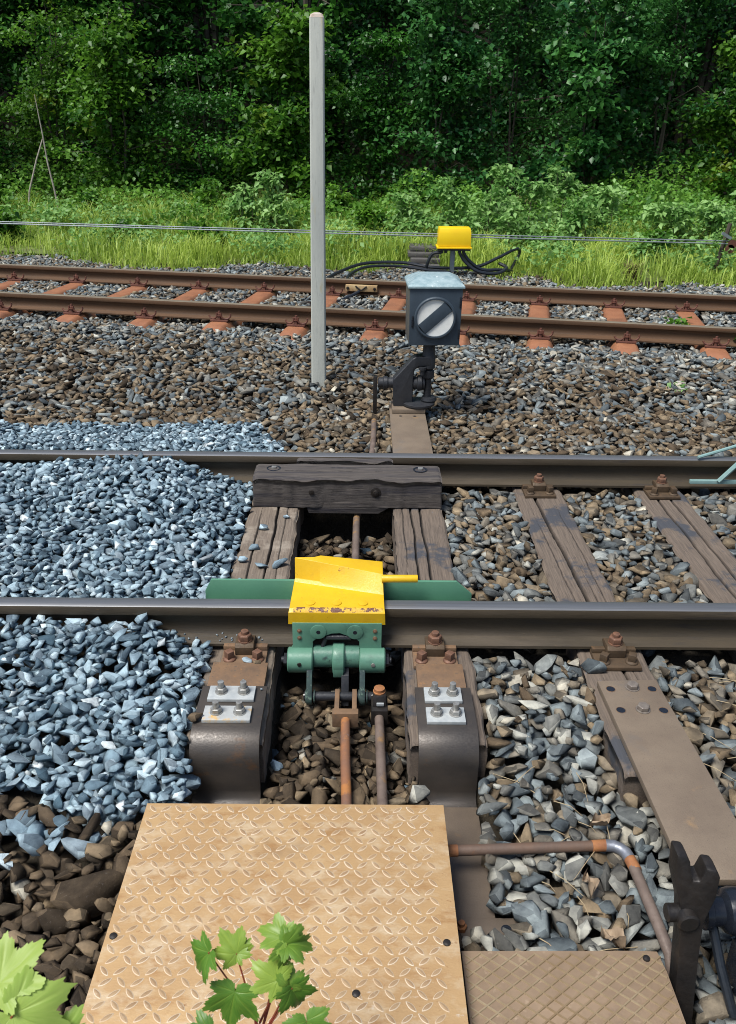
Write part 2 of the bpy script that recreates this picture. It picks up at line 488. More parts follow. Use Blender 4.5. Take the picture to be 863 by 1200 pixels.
def vnoise(x, y, s, seed=0):
    """cheap smooth 2D value noise, -1..1"""
    x = np.asarray(x, float) / s
    y = np.asarray(y, float) / s
    xi, yi = np.floor(x).astype(int), np.floor(y).astype(int)
    fx, fy = sm(x - xi), sm(y - yi)

    def hsh(a, b):
        n = np.sin(a * 127.1 + b * 311.7 + seed * 74.7) * 43758.5453
        return (n - np.floor(n)) * 2 - 1
    return (hsh(xi, yi) * (1 - fx) + hsh(xi + 1, yi) * fx) * (1 - fy) + (hsh(xi, yi + 1) * (1 - fx) + hsh(xi + 1, yi + 1) * fx) * fy


# ------------------------------------------------------------------ the lie of the land
YN, YF = 2.68, 4.18                      # rail centre lines of the near track
TA = -0.1775                             # heading of the far track
TD = np.array([math.cos(TA), math.sin(TA)])
TN = np.array([-math.sin(TA), math.cos(TA)])
TO = np.array([0.0, 7.765])
SLEEP_X = (-0.43, 0.287, 0.93, 1.575)    # timber sleepers
S2 = [0.137 + 0.7318 * i for i in range(-6, 8)]   # steel sleepers along the far track


def track2(x, y):
    dx, dy = x - TO[0], y - TO[1]
    return dx * TD[0] + dy * TD[1], dx * TN[0] + dy * TN[1]


def verge_y(x):
    return 11.1 - 0.16 * x + 0.75 * np.exp(-((x - 0.9) / 1.0) ** 2) + 0.3 * vnoise(x, 0 * x, 1.1, 5) + 0.2 * vnoise(x, 0 * x, 0.35, 6)


def is_fresh(x, y):
    nb = 0.05 * vnoise(x, y, 0.12, 3)
    ins = (y > YN) & (y < YF) & (x < -0.5 + nb * 0.3)
    out = (y <= YN) & (y > 1.885 + 1.3 * nb - 0.07 * sm((-0.6 - x) / 0.1) * sm((x + 0.85) / 0.15)) & (x < -0.475)
    bey = (y >= YF) & (y < 5.07 + nb + 0.02 * (x + 1)) & (x < -0.47 - 0.42 * (y - 4.62) + nb)
    return ins | out | bey


def target(x, y):
    """height of the top of the stones"""
    x = np.asarray(x, float)
    y = np.asarray(y, float)
    t = np.full(x.shape, -0.02)
    fr = is_fresh(x, y)
    # near side of the near rail
    nearz = np.where(y < 2.62, -0.045 - 0.11 * sm((2.35 - y) / 0.9), -0.025)
    t = np.where(y < YF, nearz, t)
    right = (x > 0.42)
    t = np.where((y < 2.0) & (x < -0.2), -0.055 - 0.06 * sm((1.82 - y) / 0.3), t)
    pit = (x > -0.32) & (x < 0.17) & (y < 4.12)
    t = np.where(pit & (y > 1.8), -0.165 - 0.03 * sm((y - 2.2) / 0.25) * sm((2.75 - y) / 0.1), t)
    gap2 = (x > 0.4) & (x < 0.8) & (y < 2.6)
    t = np.where(gap2, -0.03 - 0.12 * sm((2.45 - y) / 0.8), t)
    # fresh heaps
    fi = 0.005 + 0.045 * sm((-x - 0.56) / 0.2) + 0.085 * sm((y - 3.25) / 0.75) * sm((-x - 0.72) / 0.3) - 0.035 * sm((-1.45 - x) / 0.35) * sm((y - 3.6) / .4)
    fo = -0.03 + 0.055 * sm((y - 1.85) / 0.4) + 0.085 * sm((y - 2.3) / 0.25) * sm((-x - 0.6) / 0.2)
    fb = 0.0 + 0.06 * sm((4.95 - y) / 0.5)
    t = np.where(fr & (y > YN) & (y < YF), fi, t)
    t = np.where(fr & (y <= YN), fo, t)
    t = np.where(fr & (y >= YF), fb, t)
    # shoulder between the tracks
    s, n = track2(x, y)
    sh = (y > YF + 0.05) & (n < -0.52) & ~fr
    t = np.where(sh, -0.015 + 0.02 * vnoise(x, y, 0.8, 8) + 0.03 * sm((y - 5.2) / 1.2), t)
    t = np.where((n >= -0.52) & (n < 0.0), -0.03 + 0.035 * sm((-0.3 - n) / 0.2), t)
    t = np.where((n >= 0.0) & (n < 1.5), -0.002, t)
    t = np.where((n >= 1.5), 0.0 - 0.05 * sm((n - 1.9) / 0.9), t)
    t = t + 0.012 * vnoise(x, y, 0.33, 1) + 0.008 * vnoise(x, y, 0.15, 2)
    return t


def ground_z(x, y):
    v = verge_y(x)
    t = np.where(y < v + 0.3, target(x, y) - 0.075, -0.08)
    k = sm((y - v + 0.1) / 0.9)
    t = t * (1 - k) + k * (-0.06 + 0.035 * (y - v) * (y < v + 6) + (0.21 + 0.85 * np.clip(y - 23.5, 0, 12)) * (y >= v + 6) + 0.05 * vnoise(x, y, 1.3, 4))
    hole = sm((0.12 - np.hypot((x + 0.95) / 1.4, y - 1.52)) / 0.1) * 0.0
    return t + hole


def axis_pts(bounds):
    out = []
    for a, b, st in bounds:
        out += list(np.arange(a, b, st))
    out.append(bounds[-1][1])
    return np.array(out)


gx = axis_pts([(-160, -20, 20), (-20, -4, 0.5), (-4, 4, 0.06), (4, 20, 0.5), (20, 160, 20)])
gy = axis_pts([(-40, -2, 2), (-2, 0.6, 0.2), (0.6, 5, 0.05), (5, 13, 0.1), (13, 24, 0.4), (24, 60, 4), (60, 260, 25)])
GX, GY = np.meshgrid(gx, gy)
GZ = ground_z(GX, GY)
GZ = np.where((GX > -0.33) & (GX < 0.18) & (GY < 4.15) & (GY > 0.9), np.minimum(GZ, -0.26), GZ)
GZ = np.where((GX > -0.66) & (GX < 0.82) & (GY < 2.06), np.minimum(GZ, -0.26), GZ)
GZ = np.where((GX > 0.76) & (GX < 1.3) & (GY < 2.1), np.minimum(GZ, -0.22), GZ)
nxg, nyg = len(gx), len(gy)
ii = np.arange(nyg * nxg).reshape(nyg, nxg)
quads = np.stack([ii[:-1, :-1], ii[:-1, 1:], ii[1:, 1:], ii[1:, :-1]], -1).reshape(-1, 4)
ground = raw_mesh('ground', np.stack([GX, GY, GZ], -1).reshape(-1, 3), None, MT['dirt'], smooth=True, quads=quads)
tag(ground, 'dark earth under the ballast and the grass verge', kind='structure')


# ------------------------------------------------------------------ stones
def rock_variant(nplanes, seed):
    """a crushed stone: the solid left between randomly set cleavage planes"""
    g = np.random.default_rng(seed)
    k = np.arange(nplanes) + 0.5
    ph = np.arccos(1 - 2 * k / nplanes)
    th = math.pi * (1 + 5 ** 0.5) * k + g.uniform(0, 6)
    nrm = np.stack([np.cos(th) * np.sin(ph), np.sin(th) * np.sin(ph), np.cos(ph)], -1)
    nrm += g.normal(0, 0.42 if nplanes > 10 else 0.55, nrm.shape)
    nrm /= np.linalg.norm(nrm, axis=1)[:, None]
    d = g.uniform(0.5, 1.0, nplanes)
    pts = []
    for i in range(nplanes):
        for j in range(i):
            for l in range(j):
                A = nrm[[i, j, l]]
                if abs(np.linalg.det(A)) < 0.04:
                    continue
                x = np.linalg.solve(A, d[[i, j, l]])
                if np.all(nrm @ x <= d + 1e-6):
                    n_ = np.linalg.norm(x)
                    pts.append(x if n_ < 1.75 else x / n_ * 1.75)
    pts = np.array(pts)
    lo, hi = pts.min(0), pts.max(0)
    pts = (pts - (lo + hi) / 2) / ((hi - lo) / 2)
    bm = bmesh.new()
    for p in pts:
        bm.verts.new(p)
    bmesh.ops.remove_doubles(bm, verts=bm.verts, dist=0.06)
    r = bmesh.ops.convex_hull(bm, input=bm.verts)
    bmesh.ops.delete(bm, geom=list({v for v in r['geom_interior'] + r['geom_unused'] if isinstance(v, bmesh.types.BMVert)}), context='VERTS')
    bmesh.ops.triangulate(bm, faces=bm.faces)
    bmesh.ops.recalc_face_normals(bm, faces=bm.faces)
    bm.verts.index_update()
    V = np.array([v.co[:] for v in bm.verts])
    F = np.array([[v.index for v in f.verts] for f in bm.faces])
    bm.free()
    return V, F


ROCK_HI = [rock_variant(11 + i % 3, 100 + i) for i in range(36)]
ROCK_LO = [rock_variant(9, 300 + i) for i in range(24)]
ROCK_ME = {}


class Field:
    def __init__(s, x0, x1, y0, y1, res):
        s.x0, s.y0, s.res = x0, y0, res
        s.nx, s.ny = int((x1 - x0) / res) + 1, int((y1 - y0) / res) + 1
        X, Y = np.meshgrid(x0 + np.arange(s.nx) * res, y0 + np.arange(s.ny) * res)
        s.X, s.Y = X, Y
        s.T = target(X, Y)
        s.h = s.T - 0.085
        s.wall = np.zeros(s.h.shape, bool)
        s.out = []

    def solid(s, mask, z=9.0):
        s.wall |= mask & (s.T < z + 0.012)
        s.h = np.where(mask, np.maximum(s.h, z), s.h)

    def drop(s, n, sizes, tol=0.012, flat=0.62, keep=None, seed=0):
        g = np.random.default_rng(seed)
        xs = g.uniform(s.x0 + 0.02, s.x0 + (s.nx - 2) * s.res, n)
        ys = g.uniform(s.y0 + 0.02, s.y0 + (s.ny - 2) * s.res, n)
        if keep is not None:
            k = keep(xs, ys)
            xs, ys = xs[k], ys[k]
            n = len(xs)
        sz = sizes[0] * (sizes[1] / sizes[0]) ** (g.random(n) ** 1.25)
        asp = 0.95 + 0.75 * g.random(n) ** 1.6
        bsp = g.uniform(0.68, 1.0, n)
        csp = g.uniform(flat - 0.24, flat + 0.16, n)
        yaw = g.uniform(0, 6.283, n)
        tx, ty = g.normal(0, 0.33, n), g.normal(0, 0.33, n)
        jit = g.random(n)
        order = np.argsort(-sz + g.normal(0, 0.006, n))
        res, h, wall = s.res, s.h, s.wall
        off = {}
        for i in order:
            a, b, c = sz[i] * asp[i], sz[i] * bsp[i], sz[i] * csp[i]
            r = 0.5 * (a + b) * 0.78
            q = max(1, int(round(r / res)))
            if q not in off:
                yy, xx = np.mgrid[-q:q + 1, -q:q + 1]
                d2 = (xx * xx + yy * yy) / (q + 0.3) ** 2
                off[q] = (d2 <= 1, np.sqrt(np.clip(1 - d2, 0, 1)))
            m, prof = off[q]
            cx, cy = int((xs[i] - s.x0) / res), int((ys[i] - s.y0) / res)
            if cx < q or cy < q or cx >= s.nx - q or cy >= s.ny - q:
                continue
            sl = (slice(cy - q, cy + q + 1), slice(cx - q, cx + q + 1))
            wl = wall[sl] & m
            nw = wl.sum()
            if nw > 0.3 * m.sum():
                continue
            hh = h[sl]
            mm = m & ~wl if nw else m
            hs = hh[mm]
            zb = 0.45 * hs.mean() + 0.55 * hs.max() - 0.16 * c
            zc = zb + c * 0.85
            if zc + c * 0.8 > s.T[cy, cx] + tol + 0.02 * jit[i]:
                continue
            hh[mm] = np.maximum(hs, (zc + c * 0.82 * prof)[mm])
            s.out.append((xs[i], ys[i], zc, a, b, c, yaw[i], tx[i], ty[i]))


def rot_mats(yaw, tx, ty):
    cz, sz = np.cos(yaw), np.sin(yaw)
    cx, sx = np.cos(tx), np.sin(tx)
    cy, sy = np.cos(ty), np.sin(ty)
    o, e = np.zeros_like(cz), np.ones_like(cz)
    Rz = np.stack([np.stack([cz, -sz, o], -1), np.stack([sz, cz, o], -1), np.stack([o, o, e], -1)], -2)
    Rx = np.stack([np.stack([e, o, o], -1), np.stack([o, cx, -sx], -1), np.stack([o, sx, cx], -1)], -2)
    Ry = np.stack([np.stack([cy, o, sy], -1), np.stack([o, e, o], -1), np.stack([-sy, o, cy], -1)], -2)
    return Rx @ Ry @ Rz


CR, CU, CF = np.array(r2), np.array(u2), np.array(fw)


def face_var(V, F):
    n = np.cross(V[F[:, 1]] - V[F[:, 0]], V[F[:, 2]] - V[F[:, 0]])
    n /= np.linalg.norm(n, axis=1)[:, None] + 1e-9
    return 0.5 + 0.5 * np.sin(n @ np.array([5.1, 7.3, 4.7]) + 2.0 * V[0, 0])


def emit(S, tone, parent, mat, mat_o, variants, seed, n_single=300, hfield=None):
    """S rows: x y z a b c yaw tx ty. The stones that show largest become parts, the rest one part."""
    g = np.random.default_rng(seed)
    P = S[:, :3]
    d = P - np.array([0, 0, CAM_H])
    dep = np.maximum(d @ CF, 0.2)
    px, py = FPX * (d @ CR) / dep, FPX * (d @ CU) / dep
    inside = (np.abs(px) < 425) & (np.abs(py) < 594)
    area = S[:, 3] * S[:, 4] / dep ** 2 * inside
    top = S[:, 2] + S[:, 5] * 0.8
    ex = np.ones(len(S), bool)
    if hfield is not None:
        cx = ((S[:, 0] - hfield.x0) / hfield.res).astype(int)
        cy = ((S[:, 1] - hfield.y0) / hfield.res).astype(int)
        hc = hfield.h[cy, cx]
        area = area * np.exp(-np.clip(hc - top, 0, 1) / 0.01)
        ex = hc - top < 0.05
    singles = np.argsort(-area)[:n_single]
    is_s = np.zeros(len(S), bool)
    is_s[singles] = True
    var = g.integers(0, len(variants), len(S))
    Q = rot_mats(S[:, 6], S[:, 7], S[:, 8])
    VV, FF, TT, KK, base = [], [], [], [], 0
    rest = ~is_s & ex
    for k, (V, F) in enumerate(variants):
        idx = np.where(rest & (var == k))[0]
        if not len(idx):
            continue
        L = V[None] * S[idx, 3:6][:, None, :]
        W_ = np.einsum('nij,nkj->nki', Q[idx], L) + P[idx][:, None, :]
        VV.append(W_.reshape(-1, 3))
        FF.append((F[None] + (base + np.arange(len(idx)) * len(V))[:, None, None]).reshape(-1, 3))
        TT.append(np.repeat(tone[idx], len(V)))
        KK.append(np.tile(face_var(V, F), len(idx)))
        base += len(idx) * len(V)
    if VV:
        o = raw_mesh('stones', np.concatenate(VV), np.concatenate(FF), mat, {'tone': np.concatenate(TT), 'face': np.concatenate(KK)}, parent=parent)
        o['kind'] = 'stuff'
    for i in singles:
        k = int(var[i])
        key = (id(variants), k, mat_o.name)
        if key not in ROCK_ME:
            V, F = variants[k]
            tmp = raw_mesh('stone', V, F, mat_o, {'face': face_var(V, F)})
            ROCK_ME[key] = tmp.data
            bpy.data.objects.remove(tmp)
        o = bpy.data.objects.new('stone', ROCK_ME[key])
        COL.objects.link(o)
        o.parent = parent
        q = Q[i]
        mt = Matrix([[*(q[r] * S[i, 3:6]), P[i, r]] for r in range(3)] + [[0, 0, 0, 1]])
        o.matrix_world = mt
        o['tone'] = float(tone[i])
    return int(base)


def bed(name, label):
    """a thin sheet of packed grit under one area of stones; its stones are its children"""
    e = bpy.data.objects.new(name, None)
    COL.objects.link(e)
    return tag(e, label, kind='structure')


fresh_bed = bed('fresh_ballast_bed', 'heaped clean blue grey crushed stone on the left of the near track')
old_bed = bed('near_ballast_bed', 'old brown and grey crushed stone around the near track')
far_bed = bed('far_ballast_bed', 'weathered crushed stone between the tracks and round the far track')

# near field
F1 = Field(-2.3, 2.75, 0.55, 5.4, 0.008)
X, Y = F1.X, F1.Y
for sx, y0, y1 in ((SLEEP_X[0], 2.07, 4.65), (SLEEP_X[1], 2.07, 4.65), (SLEEP_X[2], 1.98, 4.6), (SLEEP_X[3], 1.98, 4.6)):
    F1.solid((np.abs(X - sx) < 0.128) & (Y > y0) & (Y < y1), 0.0)
for yr in (YN, YF):
    F1.solid((np.abs(Y - yr) < 0.066), 0.03)
    F1.solid((np.abs(Y - yr) < 0.035), 0.18)
F1.solid((X > -0.54) & (X < -0.29) & (Y > 2.04) & (Y < 2.64), 0.12)
F1.solid((X > 0.18) & (X < 0.4) & (Y > 2.04) & (Y < 2.64), 0.12)
F1.solid((X > -0.56) & (X < 0.42) & (Y > 3.84) & (Y < 4.12), 0.2)
F1.solid((X > -0.515) & (X < -0.32) & (Y > 1.3) & (Y < 2.09), 9)
F1.solid((X > 0.19) & (X < 0.37) & (Y > 1.6) & (Y < 2.08), 9)
F1.solid((X > 0.25) & (X < 0.43) & (Y > 1.55) & (Y < 1.61), 9)
F1.solid((X > 0.28) & (X < 0.72) & (Y > 1.0) & (Y < 1.38), 9)
F1.solid((X > 0.75) & (X < 0.82) & (Y > 1.2) & (Y < 1.44), 9)
F1.solid((X > 0.20) & (X < 0.42) & (Y > 4.5) & (Y < 5.4), 9)
F1.solid((Y < 1.75) & (X > -0.5) & (X < 0.24), 9)
F1.drop(165000, (0.0145, 0.032), keep=lambda x, y: is_fresh(x, y) & (np.abs(x) < 0.5 * y + 0.4), seed=1)
nf = len(F1.out)
F1.drop(12000, (0.024, 0.046), keep=lambda x, y: ~is_fresh(x, y) & (x < -0.2) & (y < 1.95), seed=12)
F1.drop(16000, (0.026, 0.046), keep=lambda x, y: (x > 0.38) & (y < 2.66) & (x < 0.5 * y + 0.4), seed=22)
F1.drop(75000, (0.018, 0.043), keep=lambda x, y: ~is_fresh(x, y) & (np.abs(x) < 0.5 * y + 0.4), seed=2)
F1.drop(9000, (0.018, 0.034), keep=lambda x, y: ~is_fresh(x, y) & (x < -0.2) & (y < 2.05), seed=13)
F1.drop(36000, (0.009, 0.017), keep=lambda x, y: (y < 3) & (x < 0.2) & (np.abs(x) < 0.5 * y + 0.4), tol=0.0, seed=3)
A = np.array(F1.out)
fr = is_fresh(A[:, 0], A[:, 1])
spill = (np.hypot(A[:, 0] + 0.85, (A[:, 1] - 1.82) * 1.4) < 0.16) & (rng.random(len(A)) < 0.35)
stray = (~fr) & (A[:, 0] < 0.25) & (A[:, 1] > 1.8) & (A[:, 1] < 4.2) & (rng.random(len(A)) < 0.03)
fr = fr | spill | stray
SF, SO = A[fr], A[~fr]
tf = np.clip(rng.normal(0.52, 0.27, len(SF)), 0, 0.94)
tf[rng.random(len(SF)) < 0.01] = 1.0
x, y = SO[:, 0], SO[:, 1]
mean = np.full(len(SO), 0.62)
mean = np.where((x < -0.2) & (y < 2.0), 0.2, mean)
mean = np.where((x > -0.33) & (x < 0.18) & (y < 4.2), 0.22, mean)
mean = np.where((x > 0.38) & (y < 2.66), 0.74, mean)
mean = np.where((x > 0.38) & (y > 2.66), 0.6, mean)
mean = np.where((x > 1.0) & (y < 2.66), 0.55, mean)
mean = np.where(y > 4.2, 0.48, mean)
to = np.clip(rng.normal(mean, np.where((x < -0.2) & (y < 2.0), 0.13, 0.21)), 0, 0.97)
to[rng.random(len(SO)) < 0.02] = 1.0
emit(SF, tf, fresh_bed, MT['fresh'], MT['fresh_o'], ROCK_HI, 5, 300, F1)
emit(SO, to, old_bed, MT['old'], MT['old_o'], ROCK_HI, 6, 300, F1)

# far field
F2 = Field(-6.4, 6.2, 5.32, 12.9, 0.016)
X, Y = F2.X, F2.Y
s_, n_ = track2(X, Y)
for off in (0.0, 1.5):
    F2.solid(np.abs(n_ - off) < 0.07, 0.03)
    F2.solid(np.abs(n_ - off) < 0.04, 0.2)
for s0 in S2:
    F2.solid((np.abs(s_ - s0) < 0.115) & (n_ > -0.44) & (n_ < 1.9), 0.01)
F2.solid((np.abs(X + 0.31) < 0.06) & (np.abs(Y - 5.98) < 0.06), 9)
F2.solid((X > 0.19) & (X < 0.42) & (Y < 5.4), 9)


def keep2(x, y):
    s, n = track2(x, y)
    return (np.abs(x) < 0.5 * y + 0.3) & (y < verge_y(x) + 0.25) & ((n < 2.1) | (rng.random(len(x)) < np.clip((verge_y(x) + 0.2 - y) / 0.7, 0, 1)))


F2.drop(190000, (0.022, 0.046), keep=keep2, seed=7, tol=0.016)
B = np.array(F2.out)
s, n = track2(B[:, 0], B[:, 1])
m2 = np.where(n > -0.75, 0.74, np.where(n > -1.1, 0.66, 0.54)) + 0.1 * vnoise(B[:, 0], B[:, 1], 0.6, 9) + 0.06 * (B[:, 0] > 0.6)
tb = np.clip(rng.normal(m2, 0.25), 0, 0.97)
tb[rng.random(len(B)) < 0.02] = 1.0
emit(B, tb, far_bed, MT['old'], MT['old_o'], ROCK_LO, 8, 300, F2)


# ------------------------------------------------------------------ rails
def rail_profile():
    h = [(0.0625, 0.0), (0.0625, 0.011), (0.052, 0.015), (0.02, 0.027), (0.0095, 0.042), (0.008, 0.06), (0.008, 0.088), (0.012, 0.104),
         (0.0325, 0.112), (0.0335, 0.116), (0.0335, 0.139), (0.031, 0.146), (0.024, 0.1495), (0.012, 0.1515)]
    L = [(-a, b) for a, b in h]
    return h + L[::-1]


def make_rail(name, p0, p1, z, body, topm, label, group, bits=None):
    p0, p1 = Vector((*p0, 0)), Vector((*p1, 0))
    d = (p1 - p0).normalized()
    nn = Vector((-d.y, d.x, 0))
    prof = rail_profile()
    mb = MB()
    N = 40
    rings = []
    for i in range(N + 1):
        c = p0.lerp(p1, i / N)
        rings.append([c + nn * a + Vector((0, 0, z + b)) for a, b in prof])
    mb.loft(rings)
    bm = mb.bm
    bmesh.ops.recalc_face_normals(bm, faces=bm.faces)
    for f in bm.faces:
        c = f.calc_center_median()
        if c.z > z + 0.1465:
            f.material_index = 1
    o = mb.build(name, [body, topm], None)
    return tag(o, label, 'rail', group)


nr = make_rail('running_rail', (-7, YN), (7, YN), 0.0185, MT['rail_body'], MT['rail_top'],
               'dark brown rail with polished head passing under the yellow derailer cap', 'rails of the near track')
fr_ = make_rail('running_rail', (-7, YF), (7, YF), 0.0185, MT['rail_body'], MT['rail_top'],
                'dark brown rail with polished head running behind the blackened crosswise timber', 'rails of the near track')
for off, lab in ((0.0, 'rusty red rail just behind the signal lamp, nearer rail of the far track'),
                 (1.5, 'rusty red rail with the cream clamp block fixed to it, farther rail beside the grass')):
    a = TO + TN * off - TD * 14
    b = TO + TN * off + TD * 14
    make_rail('rusty_rail', a, b, 0.0285, MT['rail_rust'], MT['rail_rust_top'], lab, 'rails of the far track')


# ------------------------------------------------------------------ timber sleepers with rail chairs
def timber_mesh(mb_name, x0, x1, y0, y1, z0, z1, cracks, seed, parent, mat, along='Y', nl=80, nw=30, wob=0.0045):
    """a weathered beam: displaced top with real cracks, ragged long edges"""
    g = np.random.default_rng(seed)
    L0, L1, W0, W1 = (y0, y1, x0, x1) if along == 'Y' else (x0, x1, y0, y1)
    t = np.linspace(0, 1, nl + 1)
    q = np.linspace(0, 1, nw + 1)
    T, Q = np.meshgrid(t, q, indexing='ij')
    Lc = L0 + (L1 - L0) * T
    edge0 = wob * vnoise(Lc, 0 * Lc, 0.12, seed) + wob * 0.6 * vnoise(Lc, 0 * Lc, 0.04, seed + 1)
    edge1 = wob * vnoise(Lc, 0 * Lc, 0.12, seed + 2) + wob * 0.6 * vnoise(Lc, 0 * Lc, 0.04, seed + 3)
    Wc = (W0 + edge0) * (1 - Q) + (W1 + edge1) * Q
    Z = z1 + 0.001 * vnoise(Wc, Lc * 0.05, 0.012, seed + 4) + 0.003 * vnoise(Wc, Lc, 0.15, seed + 5)
    ed = np.minimum(Q, 1 - Q) * (W1 - W0)
    Z -= 0.014 * np.clip(1 - ed / 0.014, 0, 1) ** 2 * (1 + 0.8 * vnoise(Lc, Q * 9, 0.07, seed + 6))
    le = np.minimum(Lc - L0, L1 - Lc)
    Z -= 0.01 * np.clip(1 - le / 0.02, 0, 1) ** 2
    cr = np.zeros_like(Z)
    for (c0, c1, a0, a1, wd, dp) in cracks:
        cc = W0 + (W1 - W0) * (c0 + (c1 - c0) * T) + 0.004 * vnoise(Lc, 0 * Lc, 0.2, seed + 11 + c0) + 0.0015 * vnoise(Lc, 0 * Lc, 0.04, seed + 12)
        wdt = wd * np.clip(np.minimum(T - a0, a1 - T) / 0.12, 0, 1)
        k = np.clip(1 - np.abs(Wc - cc) / np.maximum(wdt, 1e-4), 0, 1)
        Z -= dp * k
        cr = np.maximum(cr, np.clip(k * 1.6, 0, 1))
    if along == 'Y':
        P = np.stack([Wc, Lc, Z], -1)
    else:
        P = np.stack([Lc, Wc, Z], -1)
    n1, n2 = P.shape[:2]
    idx = np.arange(n1 * n2).reshape(n1, n2)
    quads = np.stack([idx[:-1, :-1], idx[:-1, 1:], idx[1:, 1:], idx[1:, :-1]], -1).reshape(-1, 4)
    # skirt rings
    loop = np.concatenate([idx[:, 0], idx[-1, 1:], idx[::-1, -1][1:], idx[0, ::-1][1:-1]])
    V = [P.reshape(-1, 3)]
    base = n1 * n2
    prev = loop
    NR = 5
    for r in range(1, NR + 1):
        ring = P.reshape(-1, 3)[loop].copy()
        f = r / NR
        ring[:, 2] = ring[:, 2] * (1 - f) + z0 * f
        ring[:, 0] += 0.004 * vnoise(ring[:, 0] * 1 + ring[:, 1], ring[:, 2], 0.03, seed + 20 + r)
        ring[:, 1] += 0.004 * vnoise(ring[:, 0] * 1 + ring[:, 1], ring[:, 2], 0.03, seed + 40 + r)
        V.append(ring)
        cur = base + np.arange(len(loop))
        quads = np.concatenate([quads, np.stack([prev, cur, np.roll(cur, -1), np.roll(prev, -1)], -1)])
        prev = cur
        base += len(loop)
    V = np.concatenate(V)
    ca = np.concatenate([cr.ravel(), np.zeros(len(V) - cr.size)])
    off = np.array(world_of(parent)) if parent else 0
    if along != 'Y':
        quads = quads[:, ::-1]
    o = raw_mesh(mb_name, V - off, None, mat, {'crack': ca}, parent=parent, quads=quads[:, ::-1])
    return o


def rail_chair(parent, cx, yr, rusty=False):
    """ribbed base plate, clamp, nut and two square-headed coach screws on the near side of a rail"""
    pm = MT['rusty_plate'] if rusty else MT['chair_steel']
    mb = MB()
    mb.box(cx - 0.08, cx + 0.08, yr - 0.175, yr + 0.175, 0.002, 0.0175)
    mb.box(cx - 0.08, cx + 0.08, yr - 0.088, yr - 0.066, 0.0165, 0.036)
    mb.box(cx - 0.08, cx + 0.08, yr + 0.066, yr + 0.088, 0.0165, 0.036)
    plate = mb.build('tie_plate', pm, parent, bevel=0.003)
    mb = MB()
    mb.prism([(cx - 0.034, yr - 0.118, 0.018), (cx - 0.034, yr - 0.118, 0.05), (cx - 0.034, yr - 0.108, 0.062), (cx - 0.034, yr - 0.05, 0.06),
              (cx - 0.034, yr - 0.035, 0.046), (cx - 0.034, yr - 0.062, 0.0365), (cx - 0.034, yr - 0.09, 0.0365), (cx - 0.034, yr - 0.09, 0.018)], (0.068, 0, 0))
    mb.build('rail_clamp', MT['chair_steel'], plate, bevel=0.003)
    mb = MB()
    mb.cyl((cx, yr - 0.085, 0.060), 0.026, 0.006, 20)
    mb.hexa((cx, yr - 0.085, 0.066), 0.0255, 0.024)
    mb.cyl((cx, yr - 0.085, 0.088), 0.0135, 0.014, 14)
    mb.build('clamp_nut', MT['nut_rust'], plate, bevel=0.0012)
    for s in (-1, 1):
        mb = MB()
        ang = random.uniform(0, 1.5)
        c = Vector((cx + s * 0.05, yr - 0.142, 0.0175))
        mb.lathe(c, [(0.024, 0), (0.022, 0.006), (0.014, 0.010)], 16)
        rm = Matrix.Translation(c) @ Matrix.Rotation(ang, 4, 'Z')
        mb.box(-0.0135, 0.0135, -0.0135, 0.0135, 0.008, 0.036, rm)
        mb.build('coach_screw', MT['nut_rust'] if rusty else MT['chair_steel'], plate, bevel=0.002)


cr1 = [(0.55, 0.62, 0.35, 0.95, 0.007, 0.03), (0.3, 0.25, 0.1, 0.7, 0.005, 0.015), (0.75, 0.8, 0.3, 0.9, 0.003, 0.01)]
cr2 = [(0.4, 0.34, 0.25, 1.0, 0.006, 0.025), (0.62, 0.5, 0.25, 1.0, 0.007, 0.025), (0.2, 0.16, 0.4, 0.9, 0.003, 0.01)]
cr3 = [(0.62, 0.33, 0.1, 1.0, 0.010, 0.04), (0.4, 0.15, 0.3, 0.7, 0.003, 0.01), (0.9, 0.7, 0.2, 0.75, 0.003, 0.01), (0.75, 0.55, 0.1, 0.5, 0.003, 0.01)]
cr4 = [(0.5, 0.3, 0.2, 1.0, 0.008, 0.03), (0.75, 0.6, 0.2, 1.0, 0.008, 0.03)]
slab = ['timber sleeper left of the derailer, strewn with fresh blue stones', 'timber sleeper with two long cracks, right under the derailer handle',
        'timber sleeper split lengthwise, carrying the long flat steel plate with two bolts', 'timber sleeper with two cracks and a tar patch at the right edge of the picture']
for i, (sx, y0, cr, mat) in enumerate(((SLEEP_X[0], 2.118, cr1, 'wood'), (SLEEP_X[1], 2.118, cr2, 'wood_tar'), (SLEEP_X[2], 1.985, cr3, 'wood_tar'), (SLEEP_X[3], 1.985, cr4, 'wood_tar'))):
    t = thing('wooden_sleeper', (sx, 3.3, 0), slab[i], 'sleeper', 'timber sleepers of the near track')
    timber_mesh('timber', sx - 0.124, sx + 0.124, y0, 4.66, -0.165, 0.0, cr, 40 + i * 7, t, MT[mat], nl=190, nw=84)
    rail_chair(t, sx - (0.013 if i == 1 else 0) + (0.016 if i == 0 else 0), YN, rusty=i < 2)
    rail_chair(t, sx, YF)


